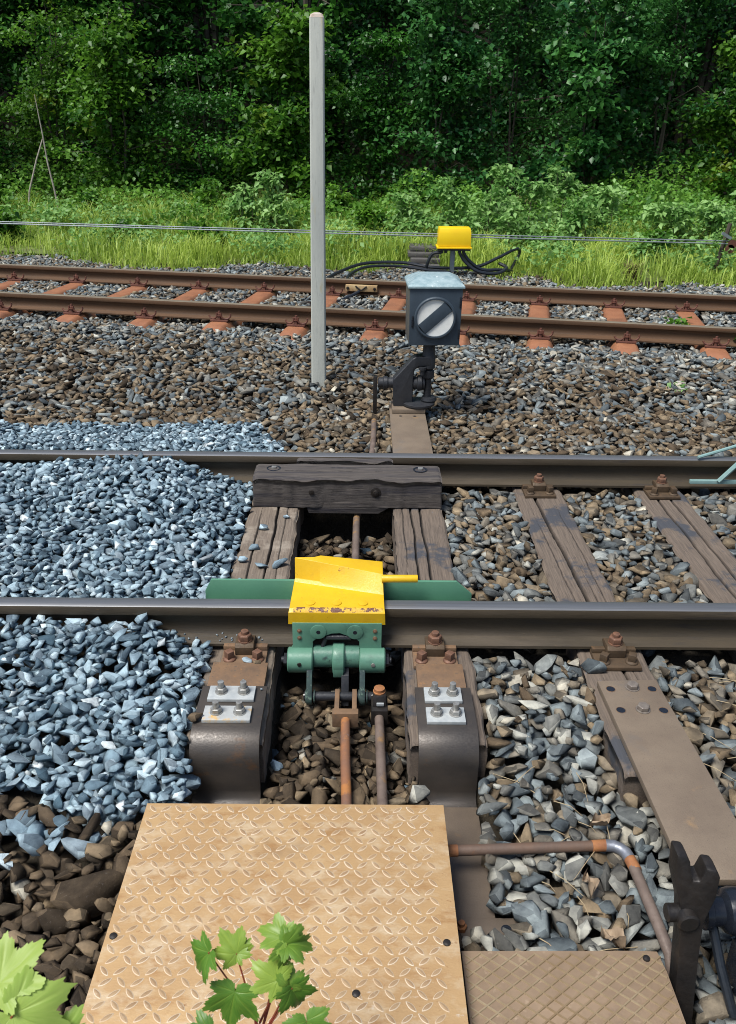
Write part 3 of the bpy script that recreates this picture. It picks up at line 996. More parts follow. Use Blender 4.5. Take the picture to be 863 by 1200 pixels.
# ------------------------------------------------------------------ blackened crosswise timber
t = thing('crosswise_timber', (-0.07, 3.95, 0.0), 'thick blackened timber block lying across two sleepers in front of the rail', 'timber block')
timber_mesh('beam', -0.535, 0.402, 3.865, 4.06, 0.006, 0.165, [(0.5, 0.45, 0.1, 0.55, 0.004, 0.012), (0.7, 0.75, 0.4, 0.95, 0.004, 0.012)], 91, t, MT['wood_dark'], along='X', nl=110, nw=26, wob=0.005)
timber_mesh('back_board', -0.33, 0.165, 4.066, 4.098, 0.04, 0.185, [], 95, t, MT['wood_dark'], along='X', nl=50, nw=8, wob=0.003)
mb = MB()
mb.prism([(-0.28, 3.869, 0.03), (-0.26, 3.869, -0.03), (0.09, 3.869, -0.03), (0.15, 3.869, 0.008), (0.15, 3.869, 0.03)], (0, 0.05, 0))
mb.build('bottom_strip', MT['wood_dark'], t, bevel=0.004)
for bx in (-0.245, 0.075):
    mb = MB()
    mb.lathe((bx, 3.868, 0.088), [(0.026, 0.004), (0.026, -0.003), (0.014, -0.005), (0.012, -0.013), (0.001, -0.015)], 18, 'Y')
    mb.build('bolt_head', MT['black_brown'], t)
for bx in (-0.44, 0.3):
    mb = MB()
    mb.lathe((bx, 3.985, 0.158), [(0.036, 0), (0.036, 0.0085), (0.03, 0.009), (0.026, 0.004)], 20)
    mb.build('bolt_hole', MT['black_paint'], t)
    mb = MB()
    mb.box(bx - 0.011, bx + 0.011, 3.978, 4.0, 0.16, 0.174)
    mb.build('bolt_end', MT['bolt_zinc'], t, bevel=0.002)


# ------------------------------------------------------------------ bent steel mounting plates with zinc clamp plates
def strap_section(path, th):
    """path of (y,z): closed section of a plate of thickness th under the path"""
    P = [Vector((0, a, b)) for a, b in path]
    low = []
    for i, p in enumerate(P):
        t_ = (P[min(i + 1, len(P) - 1)] - P[max(i - 1, 0)]).normalized()
        n_ = Vector((0, t_.z, -t_.y))
        if n_.z > 0 and abs(t_.y) > 0.5:
            n_ = -n_
        low.append(p + n_ * th)
    return P, low


def arc(cy, cz, r, a0, a1, n=8):
    return [(cy + r * math.cos(R(a0 + (a1 - a0) * k / n)), cz + r * math.sin(R(a0 + (a1 - a0) * k / n))) for k in range(n + 1)]


def bent_plate(x0, x1, zc, label, lowend, rusty_second):
    t = thing('bent_steel_bracket', ((x0 + x1) / 2, 2.2, 0.02), label, 'steel bracket', 'bent steel brackets holding the platform')
    # going from the far end toward the viewer: flat, rounded drop, flat again low down
    path = [(2.36, 0.034), (2.25, 0.034), (2.165, 0.034)] + arc(2.165, -0.056, 0.09, 90, 180, 14)[1:] + [(2.075, -0.075), (2.075, -0.09), (2.075, -0.105), (2.075, -0.12), (2.075, -0.14)] + \
           arc(2.036, -0.16, 0.04, 0, -90, 6) + [(lowend, -0.2)]
    low = path[-2:]
    path = path[:-1]
    out = []
    th = 0.014
    n = len(path)
    for i, (a, b) in enumerate(path):
        q0, q1 = path[max(i - 1, 0)], path[min(i + 1, n - 1)]
        ty, tz = q1[0] - q0[0], q1[1] - q0[1]
        l = math.hypot(ty, tz)
        out.append((a - tz / l * th, b + ty / l * th))
    mb = MB()
    rings = []
    for (a, b), (c, d) in zip(path, out):
        rings.append([(x0, a, b), (x1, a, b), (x1, c, d), (x0, c, d)])
    mb.loft([[Vector(p) for p in r] for r in rings])
    mb.build('plate', MT['bent_steel'], t, bevel=0.002, ang=60)
    mb = MB()
    mb.box(x0, x1, lowend, low[0][0] - 0.0005, -0.2, -0.186)
    mb.build('lower_strap', MT['strap_brown'], t, bevel=0.002)
    # upper narrower tie plate in front of the rail chair
    mb = MB()
    mb.box(x0 + 0.012, x1 - 0.012, 2.362, 2.502, 0.003, 0.030)
    mb.build('rusty_filler_plate', MT['rusty_plate'], t, bevel=0.003)
    for k, (ya, yb) in enumerate(((2.270, 2.344), (2.164, 2.238))):
        xa, xb = x0 + 0.029, x1 - 0.036
        mb = MB()
        mb.box(xa, xb, ya, yb, 0.0345 if k else 0.035, 0.0465)
        cp = mb.build('clamp_plate', MT['zinc_rusty'] if (k and rusty_second) else MT['zinc'], t, bevel=0.0015)
        if k and rusty_second:
            cp['label'] = 'pale zinc clamp plate stained yellow with rust'
        for fx in (0.27, 0.76):
            c = (xa + (xb - xa) * fx, (ya + yb) / 2 + 0.004, 0.0465)
            mb = MB()
            mb.cyl(c, 0.021, 0.003, 20)
            mb.hexa((c[0], c[1], 0.0493), 0.0185, 0.016)
            mb.cyl((c[0], c[1], 0.064), 0.0105, 0.024, 14)
            mb.build('bolt', MT['bolt_zinc'], cp, bevel=0.001)
    return t


bent_plate(-0.528, -0.31, 0.03, 'bent dark steel bracket with a rust stained clamp plate, left below the derailer', 1.3, True)
bp2 = bent_plate(0.189, 0.378, 0.03, 'bent dark steel bracket with clean clamp plates, right below the derailer', 1.5, False)
mb = MB()
mb.prism([(0.2, 1.545, -0.1855), (0.438, 1.545, -0.1855), (0.446, 1.619, -0.1855), (0.2, 1.619, -0.1855)], (0, 0, 0.010))
mb.box(0.2, 0.446, 1.53, 1.544, -0.25, -0.1765)
fb = mb.build('foot_plate', MT['strap_brown'], bp2, bevel=0.002)
mb = MB()
mb.lathe((0.4, 1.583, -0.1753), [(0.014, 0), (0.014, 0.0006)], 18)
mb.build('bolt_hole', MT['black_paint'], fb)
mb = MB()
mb.hexa((0.279, 1.585, -0.1755), 0.016, 0.014)
mb.cyl((0.279, 1.585, -0.163), 0.009, 0.012, 12)
mb.build('bolt', MT['pipe_rust'], fb)


# ------------------------------------------------------------------ derailer
t = thing('derailer', (-0.08, 2.65, 0.17), 'yellow capped derailer on a green painted hinge bracket, clamped over the rail', 'derailer')
L, Rr = -0.256, 0.093
cap = {  # outline stations: left and right ends of each fold
    'skirt': ((L, 2.592, 0.133), (Rr, 2.592, 0.133)),
    'lip': ((L + .002, 2.590, 0.182), (Rr - .002, 2.588, 0.182)),
    'front': ((L + .006, 2.604, 0.193), (Rr - .004, 2.600, 0.193)),
    'crease': ((L + .010, 2.775, 0.202), (Rr - .005, 2.694, 0.196)),
    'crease2': ((L + .012, 2.786, 0.214), (Rr - .006, 2.705, 0.206)),
    'ridge': ((-0.244, 2.803, 0.290), (0.085, 2.752, 0.252)),
    'back': ((-0.242, 2.83, 0.290), (0.086, 2.852, 0.250)),
    'tail': ((-0.242, 2.842, 0.16), (0.086, 2.862, 0.16)),
}
mb = MB()
NS = 14
rows = []
keys = list(cap)
pts = {}
for k in keys:
    a, b = Vector(cap[k][0]), Vector(cap[k][1])
    row = [a.lerp(b, i / NS) for i in range(NS + 1)]
    if k == 'back':            # the back edge peaks near its left third
        for i, p in enumerate(row):
            u = i / NS
            p.y = 2.812 + (2.852 - 2.812) * u if u > 0.28 else 2.806 + 0.02 * u
            p.z = 0.290 if u < 0.28 else 0.290 - 0.040 * (u - 0.28) / 0.72
    pts[k] = row
bmv = {k: [mb.bm.verts.new(p) for p in pts[k]] for k in keys}
for k0, k1 in zip(keys, keys[1:]):
    for i in range(NS):
        mb._f([bmv[k0][i], bmv[k0][i + 1], bmv[k1][i + 1], bmv[k1][i]])
for i in (0, NS):
    mb._f([bmv[k][i] for k in keys])
capo = mb.build('yellow_cap', MT['yellow'], t, bevel=0.0045, seg=3, ang=24)
mb = MB()   # flaked front edge of the cap
mb.loft([[Vector((x_, 2.5905, 0.1835)), Vector((x_, 2.598, 0.1925)), Vector((x_, 2.606, 0.1952 + 0.0004)), Vector((x_, 2.604, 0.186))] for x_ in np.linspace(L + .02, Rr - .012, 18)])
mb.build('worn_edge', MT['yellow_worn'], capo, bevel=0)
for x_ in (-0.178, -0.083, 0.012):
    mb = MB()
    mb.lathe((x_, 2.638, 0.1945), [(0.0185, 0), (0.0175, 0.003), (0.008, 0.005), (0.001, 0.0055)], 20)
    mb.build('rivet', MT['yellow'], capo)
mb = MB()
mb.tube([(0.08, 2.735, 0.242), (0.213, 2.735, 0.243)], 0.0145, 16)
mb.build('handle', MT['yellow'], t, bevel=0.002)
mb = MB()
mb.prism([(-0.585, 2.79, 0.098), (-0.585, 2.79, 0.15), (-0.560, 2.79, 0.199), (0.365, 2.79, 0.199), (0.425, 2.79, 0.145), (0.425, 2.79, 0.098)], (0, 0.012, 0))
mb.box(-0.58, 0.42, 2.7215, 2.789, 0.104, 0.116)
mb.build('guide_plate', MT['green_plate'], t, bevel=0.0015)
# front bracket with an arched opening
mb = MB()
fy = 2.588
mb.prism([(-0.241, fy, 0.140), (-0.241, fy, 0.040), (-0.258, fy, 0.012), (-0.258, fy, -0.03), (-0.168, fy, -0.03), (-0.168, fy, 0.062), (-0.155, fy, 0.074), (-0.10, fy, 0.096), (-0.07, fy, 0.098),
          (-0.012, fy, 0.074), (0.0, fy, 0.062), (0.0, fy, -0.03), (0.093, fy, -0.03), (0.093, fy, 0.012), (0.080, fy, 0.040), (0.080, fy, 0.140)], (0, 0.016, 0))
br = mb.build('hinge_bracket', MT['green'], t, bevel=0.002)
for xa, xb in ((-0.2595, -0.1675), (0.0005, 0.0945)):
    mb = MB()
    mb.lathe((xa, 2.578, -0.01), [(0.042, 0), (0.0465, 0.004), (0.0465, xb - xa - 0.004), (0.042, xb - xa)], 28, 'X')
    mb.build('barrel', MT['green'], br)
mb = MB()
mb.lathe((-0.166, 2.598, -0.006), [(0.042, 0), (0.042, 0.165)], 28, 'X')
cb = mb.build('centre_barrel', MT['green_mid'], br)
mb = MB()
mb.lathe((-0.097, 2.590, -0.010), [(0.052, 0), (0.058, 0.004), (0.058, 0.04), (0.052, 0.044)], 26, 'X')
mb.prism([(-0.094, 2.54, 0.02), (-0.094, 2.532, -0.03), (-0.094, 2.54, -0.06), (-0.094, 2.56, -0.074), (-0.094, 2.6, -0.06)], (0.037, 0, 0))
mb.build('lug', MT['green'], br, bevel=0.002)
for x_ in (-0.148, -0.016):
    mb = MB()
    mb.lathe((x_, fy, 0.104), [(0.029, 0), (0.029, -0.003), (0.026, -0.004), (0.010, -0.004)], 26, 'Y')
    bo = mb.build('boss', MT['green'], br)
    mb = MB()
    mb.lathe((x_, fy - 0.0038, 0.104), [(0.0075, 0), (0.0075, -0.0008)], 14, 'Y')
    mb.build('boss_hole', MT['black_paint'], br)
for x_ in (-0.216, 0.056):
    for z_ in (0.108, 0.078):
        mb = MB()
        mb.lathe((x_, fy, z_), [(0.008, 0), (0.008, -0.0025), (0.0045, -0.003), (0.004, -0.005), (0.0005, -0.0055)], 14, 'Y')
        mb.build('rivet', MT['rusty_plate'], br)
for x_, m_ in ((-0.215, 'black_brown'), (0.05, 'bolt_zinc')):
    mb = MB()
    mb.lathe((x_, 2.533, 0.0), [(0.008, 0), (0.007, -0.004), (0.001, -0.005)], 12, 'Y')
    mb.build('grease_nipple', MT[m_], br)


def arm(x0, x1, mat):
    """flat link hanging from the hinge, rounded round the pin"""
    mb = MB()
    c = (2.505, -0.118)
    prof = [(2.572, 0.012), (2.548, 0.006), (2.53, -0.03)] + arc(c[0], c[1], 0.032, 160, 380, 10) + [(2.552, -0.05)]
    mb.prism([(x0, a, b) for a, b in prof], (x1 - x0, 0, 0))
    return mb.build('link_arm', MT[mat], t, bevel=0.002)


arm(-0.189, -0.169, 'green_dirty')
arm(0.002, 0.022, 'green_dirty')
mb = MB()
mb.lathe((-0.2, 2.505, -0.118), [(0.012, 0), (0.017, 0.002), (0.017, 0.25), (0.012, 0.262)], 18, 'X')
mb.build('pivot_pin', MT['black_iron'], t)
mb = MB()
mb.prism([(-0.064, 2.575, -0.03), (-0.064, 2.535, -0.05), (-0.064, 2.49, -0.15), (-0.064, 2.53, -0.16), (-0.064, 2.6, -0.06)], (0.027, 0, 0))
mb.build('middle_link', MT['black_iron'], t, bevel=0.002)

for x_, sgn in ((0.0955, 1), (-0.2605, -1)):
    mb = MB()
    mb.hexa((x_ if sgn > 0 else x_ - 0.013, 2.578, -0.01), 0.024, 0.013, 'X')
    mb.cyl((x_ + 0.012 if sgn > 0 else x_ - 0.022, 2.578, -0.01), 0.012, 0.009, 12, 'X')
    mb.build('end_nut', MT['black_iron'], t)
for x_ in (-0.193, -0.164, -0.002, 0.026):
    mb = MB()
    mb.lathe((x_, 2.505, -0.118), [(0.024, 0), (0.026, 0.002), (0.026, 0.004), (0.024, 0.006)], 18, 'X')
    mb.build('pin_collar', MT['green_dirty'], t)
for x_ in (-0.197, 0.048):
    mb = MB()
    mb.tube([(x_, 2.487, -0.098), (x_, 2.505, -0.118), (x_ + 0.004, 2.522, -0.142)], 0.0028, 6)
    mb.build('cotter_pin', MT['bolt_zinc'], t)
mb = MB()
mb.tube([(-0.12, 2.60, 0.075), (-0.03, 2.60, 0.075)], 0.012, 10)
mb.tube([(-0.12, 2.60, 0.075), (-0.135, 2.60, 0.03)], 0.008, 8)
mb.build('spring_bar', MT['black_iron'], t)

# ------------------------------------------------------------------ pull rods
t = thing('pull_rod', (-0.04, 2.2, -0.12), 'orange rusted rod with a forked end pinned below the derailer', 'rod')
mb = MB()
for x0 in (-0.086, -0.024):
    mb.prism([(x0, a, b) for a, b in [(2.40, -0.14), (2.40, -0.098), (2.46, -0.095)] + arc(2.505, -0.118, 0.027, 120, -120, 8) + [(2.46, -0.142)]], (0.017, 0, 0))
mb.box(-0.092, -0.001, 2.372, 2.402, -0.15, -0.09)
mb.build('fork', MT['rusty_plate'], t, bevel=0.003)
mb = MB()
mb.tube([(-0.046, 2.38, -0.12), (-0.043, 2.2, -0.121), (-0.03, 1.85, -0.12), (-0.012, 1.25, -0.12)], 0.0165, 14)
mb.build('shaft', MT['rod_rust'], t)
t = thing('pull_rod', (0.072, 2.2, -0.1), 'grey steel rod with a square head and bolt, right of the forked rod', 'rod')
mb = MB()
mb.box(0.044, 0.102, 2.385, 2.475, -0.15, -0.088)
mb.prism([(0.05, 2.475, -0.145), (0.05, 2.475, -0.075), (0.05, 2.46, -0.05), (0.05, 2.42, -0.05), (0.05, 2.405, -0.09)], (0.046, 0, 0))
hd = mb.build('square_head', MT['black_brown'], t, bevel=0.004)
mb = MB()
mb.lathe((0.072, 2.445, -0.05), [(0.022, 0), (0.022, 0.004), (0.019, 0.005), (0.019, 0.016), (0.012, 0.02)], 18)
mb.build('head_bolt', MT['pipe_rust'], hd)
mb = MB()
mb.box(0.062, 0.088, 2.403, 2.41, -0.082, -0.07)
mb.build('split_pin', MT['zinc'], hd, bevel=0.002)
mb = MB()
mb.tube([(0.072, 2.4, -0.12), (0.0735, 2.2, -0.12), (0.077, 1.85, -0.12), (0.082, 1.25, -0.12)], 0.0165, 14)
mb.build('shaft', MT['rod_grey'], t)
t = thing('operating_rod', (-0.0, 3.8, -0.07), 'long grey rod in the pit between the timbers, reaching from lamp to derailer', 'rod')
mb = MB()
mb.tube([(0.08, 5.12, 0.03), (0.07, 4.7, 0.022), (0.05, 4.4, 0.0), (0.02, 4.22, -0.04), (-0.02, 3.87, -0.06), (-0.022, 3.2, -0.07), (-0.03, 2.66, -0.09)], 0.0175, 12)
mb.build('shaft', MT['rod_grey'], t)
mb = MB()
mb.cyl((0.0, 4.06, -0.058), 0.024, 0.05, 12, 'Y')
mb.build('coupling', MT['black_brown'], t)

# ------------------------------------------------------------------ tread plate cover
PX0, PX1, PY0, PY1 = -0.603, 0.246, 0.98, 1.853
t = thing('tread_plate_cover', ((PX0 + PX1) / 2, 1.4, 0), 'large tan rusted steel cover plate with teardrop tread in front of the derailer', 'cover plate')
mb = MB()
mb.box(PX0, PX1, PY0, PY1, -0.010, 0.0)
sheet = mb.build('sheet', MT['tread_plate'], t, bevel=0.0015)
mb = MB()
mb.box(PX0 + 0.006, PX1 - 0.006, PY1 - 0.016, PY1 - 0.006, -0.07, -0.0102)
mb.box(PX0 + 0.006, PX0 + 0.014, PY0 + 0.01, PY1 - 0.017, -0.07, -0.0102)
mb.box(PX1 - 0.014, PX1 - 0.006, PY0 + 0.01, PY1 - 0.017, -0.07, -0.0102)
mb.build('angle_frame', MT['bent_steel'], t)
lug_v, lug_f, lug_m = [], [], []
nb = 14
for j in range(int((PY1 - PY0 - 0.02) / 0.028)):
    for i in range(int((PX1 - PX0 - 0.02) / 0.0365)):
        cx = PX0 + 0.026 + i * 0.0365 + (0.006 if j % 2 else -0.004)
        cy = PY1 - 0.022 - j * 0.028
        if cy < PY0 + 0.02 or cx > PX1 - 0.02:
            continue
        a = R(38) if (i + j) % 2 else R(-48)
        ca, sa = math.cos(a), math.sin(a)
        b0 = len(lug_v)
        for (sc_, z_) in ((1.0, 0.0002), (0.82, 0.0011)):
            for k in range(nb):
                u = 2 * math.pi * k / nb
                lx = 0.0172 * math.cos(u) * sc_
                ly = 0.0063 * math.sin(u) * (1 - 0.45 * abs(math.cos(u)) ** 2) * (sc_ if sc_ == 1 else 0.72)
                lug_v.append((cx + lx * ca - ly * sa, cy + lx * sa + ly * ca, z_))
        for k in range(nb):
            k2 = (k + 1) % nb
            lug_f.append((b0 + k, b0 + k2, b0 + nb + k2)); lug_m.append(1)
            lug_f.append((b0 + k, b0 + nb + k2, b0 + nb + k)); lug_m.append(1)
        for k in range(1, nb - 1):
            lug_f.append((b0 + nb, b0 + nb + k, b0 + nb + k + 1)); lug_m.append(0)
lv = np.array(lug_v) - np.array(world_of(t))
lo = raw_mesh('tread_pattern', lv, np.array(lug_f), [MT['tread_lug'], MT['tread_edge']], parent=t)
lo.data.polygons.foreach_set('material_index', np.array(lug_m, np.int32))
lo['kind'] = 'stuff'
for x_, y_ in ((0.216, 1.404), (-0.584, 1.418), (-0.0, 1.273)):
    mb = MB()
    mb.lathe((x_, y_, 0.0), [(0.0095, 0), (0.009, 0.003), (0.005, 0.0045), (0.0005, 0.005)], 14)
    mb.build('screw', MT['black_brown'], t)

# ------------------------------------------------------------------ small grid plate cover
t = thing('grid_plate_cover', (0.5, 1.2, -0.05), 'small brown steel cover plate with a raised diamond grid beside the tan plate', 'cover plate')
mb = MB()
gp = [(0.256, 1.423), (0.695, 1.426), (0.735, 1.424), (0.742, 1.37), (0.748, 0.98), (0.256, 0.98)]
mb.prism([(a, b, -0.064) for a, b in gp], (0, 0, 0.012))
mb.build('sheet', MT['grid_plate'], t, bevel=0.001)
mb = MB()
sx_, sy_ = 0.0445, 0.0335
for fam in (-1, 1):
    for k in range(-30, 40):
        # line y = y0 + fam*(sy/sx)*(x-0.256)
        sl_ = fam * sy_ / sx_
        y0 = 0.98 + k * sy_
        pts_ = []
        xs_ = [0.262, 0.738]
        seg = []
        for xx in np.linspace(0.262, 0.738, 60):
            yy = y0 + sl_ * (xx - 0.256)
            if 0.984 < yy < 1.419:
                seg.append((xx, yy))
        if len(seg) < 3:
            continue
        (xa, ya), (xb, yb) = seg[0], seg[-1]
        d = Vector((xb - xa, yb - ya, 0)).normalized()
        nn = Vector((-d.y, d.x, 0)) * 0.0021
        z0, z1 = -0.0525, -0.0497 + (0.0003 if fam > 0 else 0)
        A_, B_ = Vector((xa, ya, 0)), Vector((xb, yb, 0))
        rings = [[p - nn * 1.5 + Vector((0, 0, z0)), p + nn * 1.5 + Vector((0, 0, z0)), p + nn * 0.7 + Vector((0, 0, z1)), p - nn * 0.7 + Vector((0, 0, z1))] for p in (A_, B_)]
        mb.loft(rings)
rg = mb.build('ridge_pattern', MT['grid_ridge'], t, smooth=False)
rg['kind'] = 'stuff'
mb = MB()
mb.lathe((0.703, 1.404, -0.052), [(0.009, 0), (0.008, 0.004), (0.0005, 0.006)], 14)
mb.build('screw', MT['black_brown'], t)
mb = MB()
mb.box(0.27, 0.73, 1.40, 1.412, -0.2, -0.0642)
mb.build('angle_frame', MT['bent_steel'], t)

# ------------------------------------------------------------------ pipe with an elbow
t = thing('conduit_pipe', (0.5, 1.79, -0.1), 'grey rusty pipe with a bent elbow crossing the stones beside the tan plate', 'pipe')
mb = MB()
mb.tube([(0.05, 1.772, -0.1), (0.257, 1.779, -0.1), (0.69, 1.80, -0.1)], 0.0155, 14)
mb.build('straight_pipe', MT['pipe'], t)
for a_, b_ in (((0.243, 1.778, -0.1), (0.285, 1.780, -0.1)), ((0.672, 1.799, -0.1), (0.715, 1.802, -0.1)), ((0.768, 1.762, -0.102), (0.776, 1.715, -0.104))):
    mb = MB()
    mb.tube([a_, b_], 0.0168, 14)
    mb.build('pipe_joint', MT['pipe_rust'], t, bevel=0.001)
mb = MB()
mb.tube([(0.712, 1.802, -0.1), (0.735, 1.80, -0.1), (0.752, 1.790, -0.1), (0.764, 1.776, -0.101), (0.769, 1.755, -0.102)], 0.0172, 14)
mb.build('elbow', MT['pipe_bend'], t)
mb = MB()
mb.tube([(0.772, 1.74, -0.103), (0.783, 1.55, -0.106), (0.789, 1.46, -0.112), (0.791, 1.43, -0.15), (0.791, 1.425, -0.28)], 0.0155, 14)
mb.build('near_pipe', MT['rod_grey'], t)

# ------------------------------------------------------------------ long flat steel plate on the third sleeper
t = thing('flat_steel_plate', (0.93, 2.0, 0.02), 'long flat brown steel plate bolted to the split sleeper on the right', 'steel plate')
mb = MB()
mb.prism([(0.824, 2.412, 0.006), (1.028, 2.420, 0.006), (1.062, 1.57, 0.006), (0.846, 1.57, 0.006)], (0, 0, 0.022))
pl = mb.build('plate', MT['plate_steel'], t, bevel=0.002)
for x_, y_ in ((0.858, 2.365), (1.000, 2.367), (0.862, 2.252), (1.003, 2.252)):
    mb = MB()
    mb.lathe((x_, y_, 0.0281), [(0.0145, 0), (0.0145, 0.0005)], 18)
    mb.build('bolt_hole', MT['black_paint'], t)
    mb = MB()
    mb.lathe((x_, y_, 0.0281), [(0.0165, 0), (0.0165, 0.0009), (0.0148, 0.0009), (0.0148, 0)], 18)
    mb.build('hole_rim', MT['rusty_plate'], t)
for x_, y_ in ((0.934, 2.373), (0.936, 2.256)):
    mb = MB()
    mb.cyl((x_, y_, 0.028), 0.024, 0.003, 20)
    mb.hexa((x_, y_, 0.031), 0.0205, 0.016)
    mb.build('bolt', MT['bolt_brown'], t, bevel=0.001)

# ------------------------------------------------------------------ black forked lever and cylinder at the right edge
t = thing('forked_lever', (0.79, 1.38, -0.2), 'dark greasy iron lever with a forked top at the lower right edge', 'lever')
Mx = Matrix.Rotation(R(-12), 4, 'Z')


def lv_pt(u, d, v):
    """u across, d toward the back, v up along the lever"""
    base = Vector((0.787, 1.30, -0.30))
    top = Vector((0.777, 1.425, 0.30))
    ax = (top - base)
    p = base + ax * v
    return p + Vector((u, d - 0.2 * u, 0))


mb = MB()
prof = [(-0.021, 0.0), (0.022, 0.0), (0.023, 0.53), (0.026, 0.67), (0.047, 0.785), (0.052, 0.875), (0.042, 0.9), (0.022, 0.9), (0.010, 0.845), (-0.006, 0.84), (-0.014, 0.915), (-0.022, 0.94), (-0.044, 0.94), (-0.046, 0.84), (-0.028, 0.72), (-0.023, 0.58)]
a = [mb.bm.verts.new(lv_pt(u, 0, v)) for u, v in prof]
b = [mb.bm.verts.new(lv_pt(u, 0.05, v)) for u, v in prof]
n = len(a)
mb._f(a); mb._f(b[::-1])
for i in range(n):
    mb._f([a[i], a[(i + 1) % n], b[(i + 1) % n], b[i]])
mb.build('fork', MT['black_brown'], t, bevel=0.006, ang=25)
mb = MB()
c = lv_pt(-0.012, -0.004, 0.68)
mb.lathe(c, [(0.026, 0.01), (0.026, -0.010), (0.021, -0.014)], 22, 'Y')
mb.build('washer', MT['black_brown'], t)
mb = MB()
c = lv_pt(-0.034, 0.012, 0.68)
mb.lathe((c.x - 0.022, c.y, c.z), [(0.018, 0), (0.021, 0.003), (0.021, 0.04)], 18, 'X')
mb.build('bolt', MT['black_brown'], t)
t = thing('point_machine', (1.05, 1.4, -0.3), 'gloss black cylinder and casing of a point machine, under shadow coloured in, cut off by the right edge', 'machine')
mb = MB()
mb.lathe((0.842, 1.47, 0.035), [(0.036, 0), (0.044, 0.004), (0.044, 0.02), (0.036, 0.024), (0.036, 0.05), (0.052, 0.06), (0.056, 0.075), (0.056, 0.8)], 28, 'X')
mb.build('cylinder', MT['black_paint'], t)
mb = MB()
mb.box(0.925, 1.7, 1.15, 1.45, -0.3, -0.03)  # black box, also stands for the shadow beneath the cylinder
mb.box(0.90, 1.7, 1.2, 1.42, -0.36, -0.302)
mb.build('casing', MT['black_paint'], t, bevel=0.008)
mb = MB()
mb.tube([(0.875, 1.46, 0.0), (0.885, 1.40, -0.07), (0.91, 1.32, -0.17), (0.93, 1.24, -0.3)], 0.012, 10)
mb.build('hose', MT['cable'], t)

# ------------------------------------------------------------------ teal frame on the far rail
t = thing('rail_clamp_tool', (1.85, 4.12, 0.08), 'pale teal steel bar with a slanting strut on the rail at the right edge', 'clamp tool')
mb = MB()
mb.box(1.722, 2.6, 4.085, 4.103, 0.058, 0.078)
mb.build('bar', MT['teal'], t, bevel=0.002)
mb = MB()
mb.tube([(1.865, 4.078, 0.076), (1.955, 4.078, 0.185), (2.3, 4.08, 0.55)], 0.0125, 6)
mb.build('strut', MT['teal'], t)
mb = MB()
mb.tube([(1.765, 4.15, 0.182), (1.95, 4.19, 0.225), (2.4, 4.3, 0.33)], 0.009, 8)
mb.build('rod', MT['teal'], t)

# ------------------------------------------------------------------ steel sleepers of the far track
def steel_sleeper():
    t = thing('steel_sleeper', (0, 0, 0), 'orange rusted steel trough sleeper under the far track', 'sleeper', 'steel sleepers of the far track')
    mb = MB()
    rings = []
    for v, drop, wd in ((-0.56, -0.19, 0.19), (-0.53, -0.13, 0.18), (-0.49, -0.08, 0.17), (-0.44, -0.045, 0.16), (-0.38, -0.022, 0.15), (-0.30, -0.008, 0.142), (-0.2, 0.0, 0.135), (0.75, 0.0, 0.128),
                        (1.74, -0.001, 0.13), (1.81, -0.011, 0.132), (1.86, -0.03, 0.139), (1.9, -0.066, 0.148), (1.95, -0.17, 0.16)):
        zt = 0.022 + drop
        zb = min(-0.07, zt - 0.02)
        prof = [(-wd, zb), (-0.098, zt - 0.022), (-0.082, zt - 0.006), (-0.066, zt), (0.066, zt), (0.082, zt - 0.006), (0.098, zt - 0.022), (wd, zb)]
        rings.append([Vector((a, v, b)) for a, b in prof])
    mb.loft(rings, cap=True)
    mb.build('trough', MT['steel_tie'], t)
    for yr in (0.0, 1.5):
        mb = MB()
        mb.box(-0.085, 0.085, yr - 0.125, yr - 0.064, 0.023, 0.04)
        rc = mb.build('rail_fastening', MT['clip_rust'], t, bevel=0.004)
        for s in (-1, 1):
            mb = MB()
            P_ = []
            for k in range(11):
                u = math.pi * (1.08 + 1.02 * k / 10)
                P_.append((s * 0.062 + 0.042 * math.cos(u), yr - 0.098 + 0.012 * math.cos(u) * s, 0.082 + 0.036 * math.sin(u)))
            P_ = [(P_[0][0], P_[0][1], 0.102)] + P_ if s > 0 else P_ + [(P_[-1][0], P_[-1][1], 0.102)]
            mb.tube(P_, 0.0085, 8)
            mb.build('spring_clip', MT['clip_rust'], rc)
        mb = MB()
        mb.hexa((0, yr - 0.098, 0.04), 0.02, 0.034)
        mb.cyl((0, yr - 0.098, 0.073), 0.026, 0.007, 14)
        mb.hexa((0, yr - 0.098, 0.08), 0.019, 0.022)
        mb.cyl((0, yr - 0.098, 0.1), 0.011, 0.018, 10)
        mb.build('clip_bolt', MT['clip_rust'], rc)
    return t


proto = steel_sleeper()
names = {0: 'orange rusted steel sleeper just left of the signal lamp post', 1: 'orange rusted steel sleeper half hidden behind the signal lamp box',
         -1: 'orange rusted steel sleeper beside the white post, on its left', -2: 'orange rusted steel sleeper, second to the left of the white post',
         -3: 'orange rusted steel sleeper, third to the left of the white post', -4: 'orange rusted steel sleeper, fourth to the left of the white post',
         2: 'orange rusted steel sleeper, first clear one to the right of the signal lamp', 3: 'orange rusted steel sleeper, second clear one to the right of the signal lamp',
         4: 'orange rusted steel sleeper, third clear one to the right of the signal lamp'}
for k, s0 in enumerate(S2):
    i = k - 6
    o = proto if k == 0 else copy_tree(proto)
    c = TO + TD * s0
    o.location = (c[0], c[1], 0.004 * math.sin(i * 2.3))
    o.rotation_euler = (0, 0, TA + 0.012 * math.sin(i * 1.7))
    o['label'] = names.get(i, 'orange rusted steel sleeper at the %s end of the far track%s' % ('left' if i < 0 else 'right', {-6: ', outermost', -5: ', next to the outermost', 5: ', inner', 6: ', middle', 7: ', outermost'}.get(i, '')))

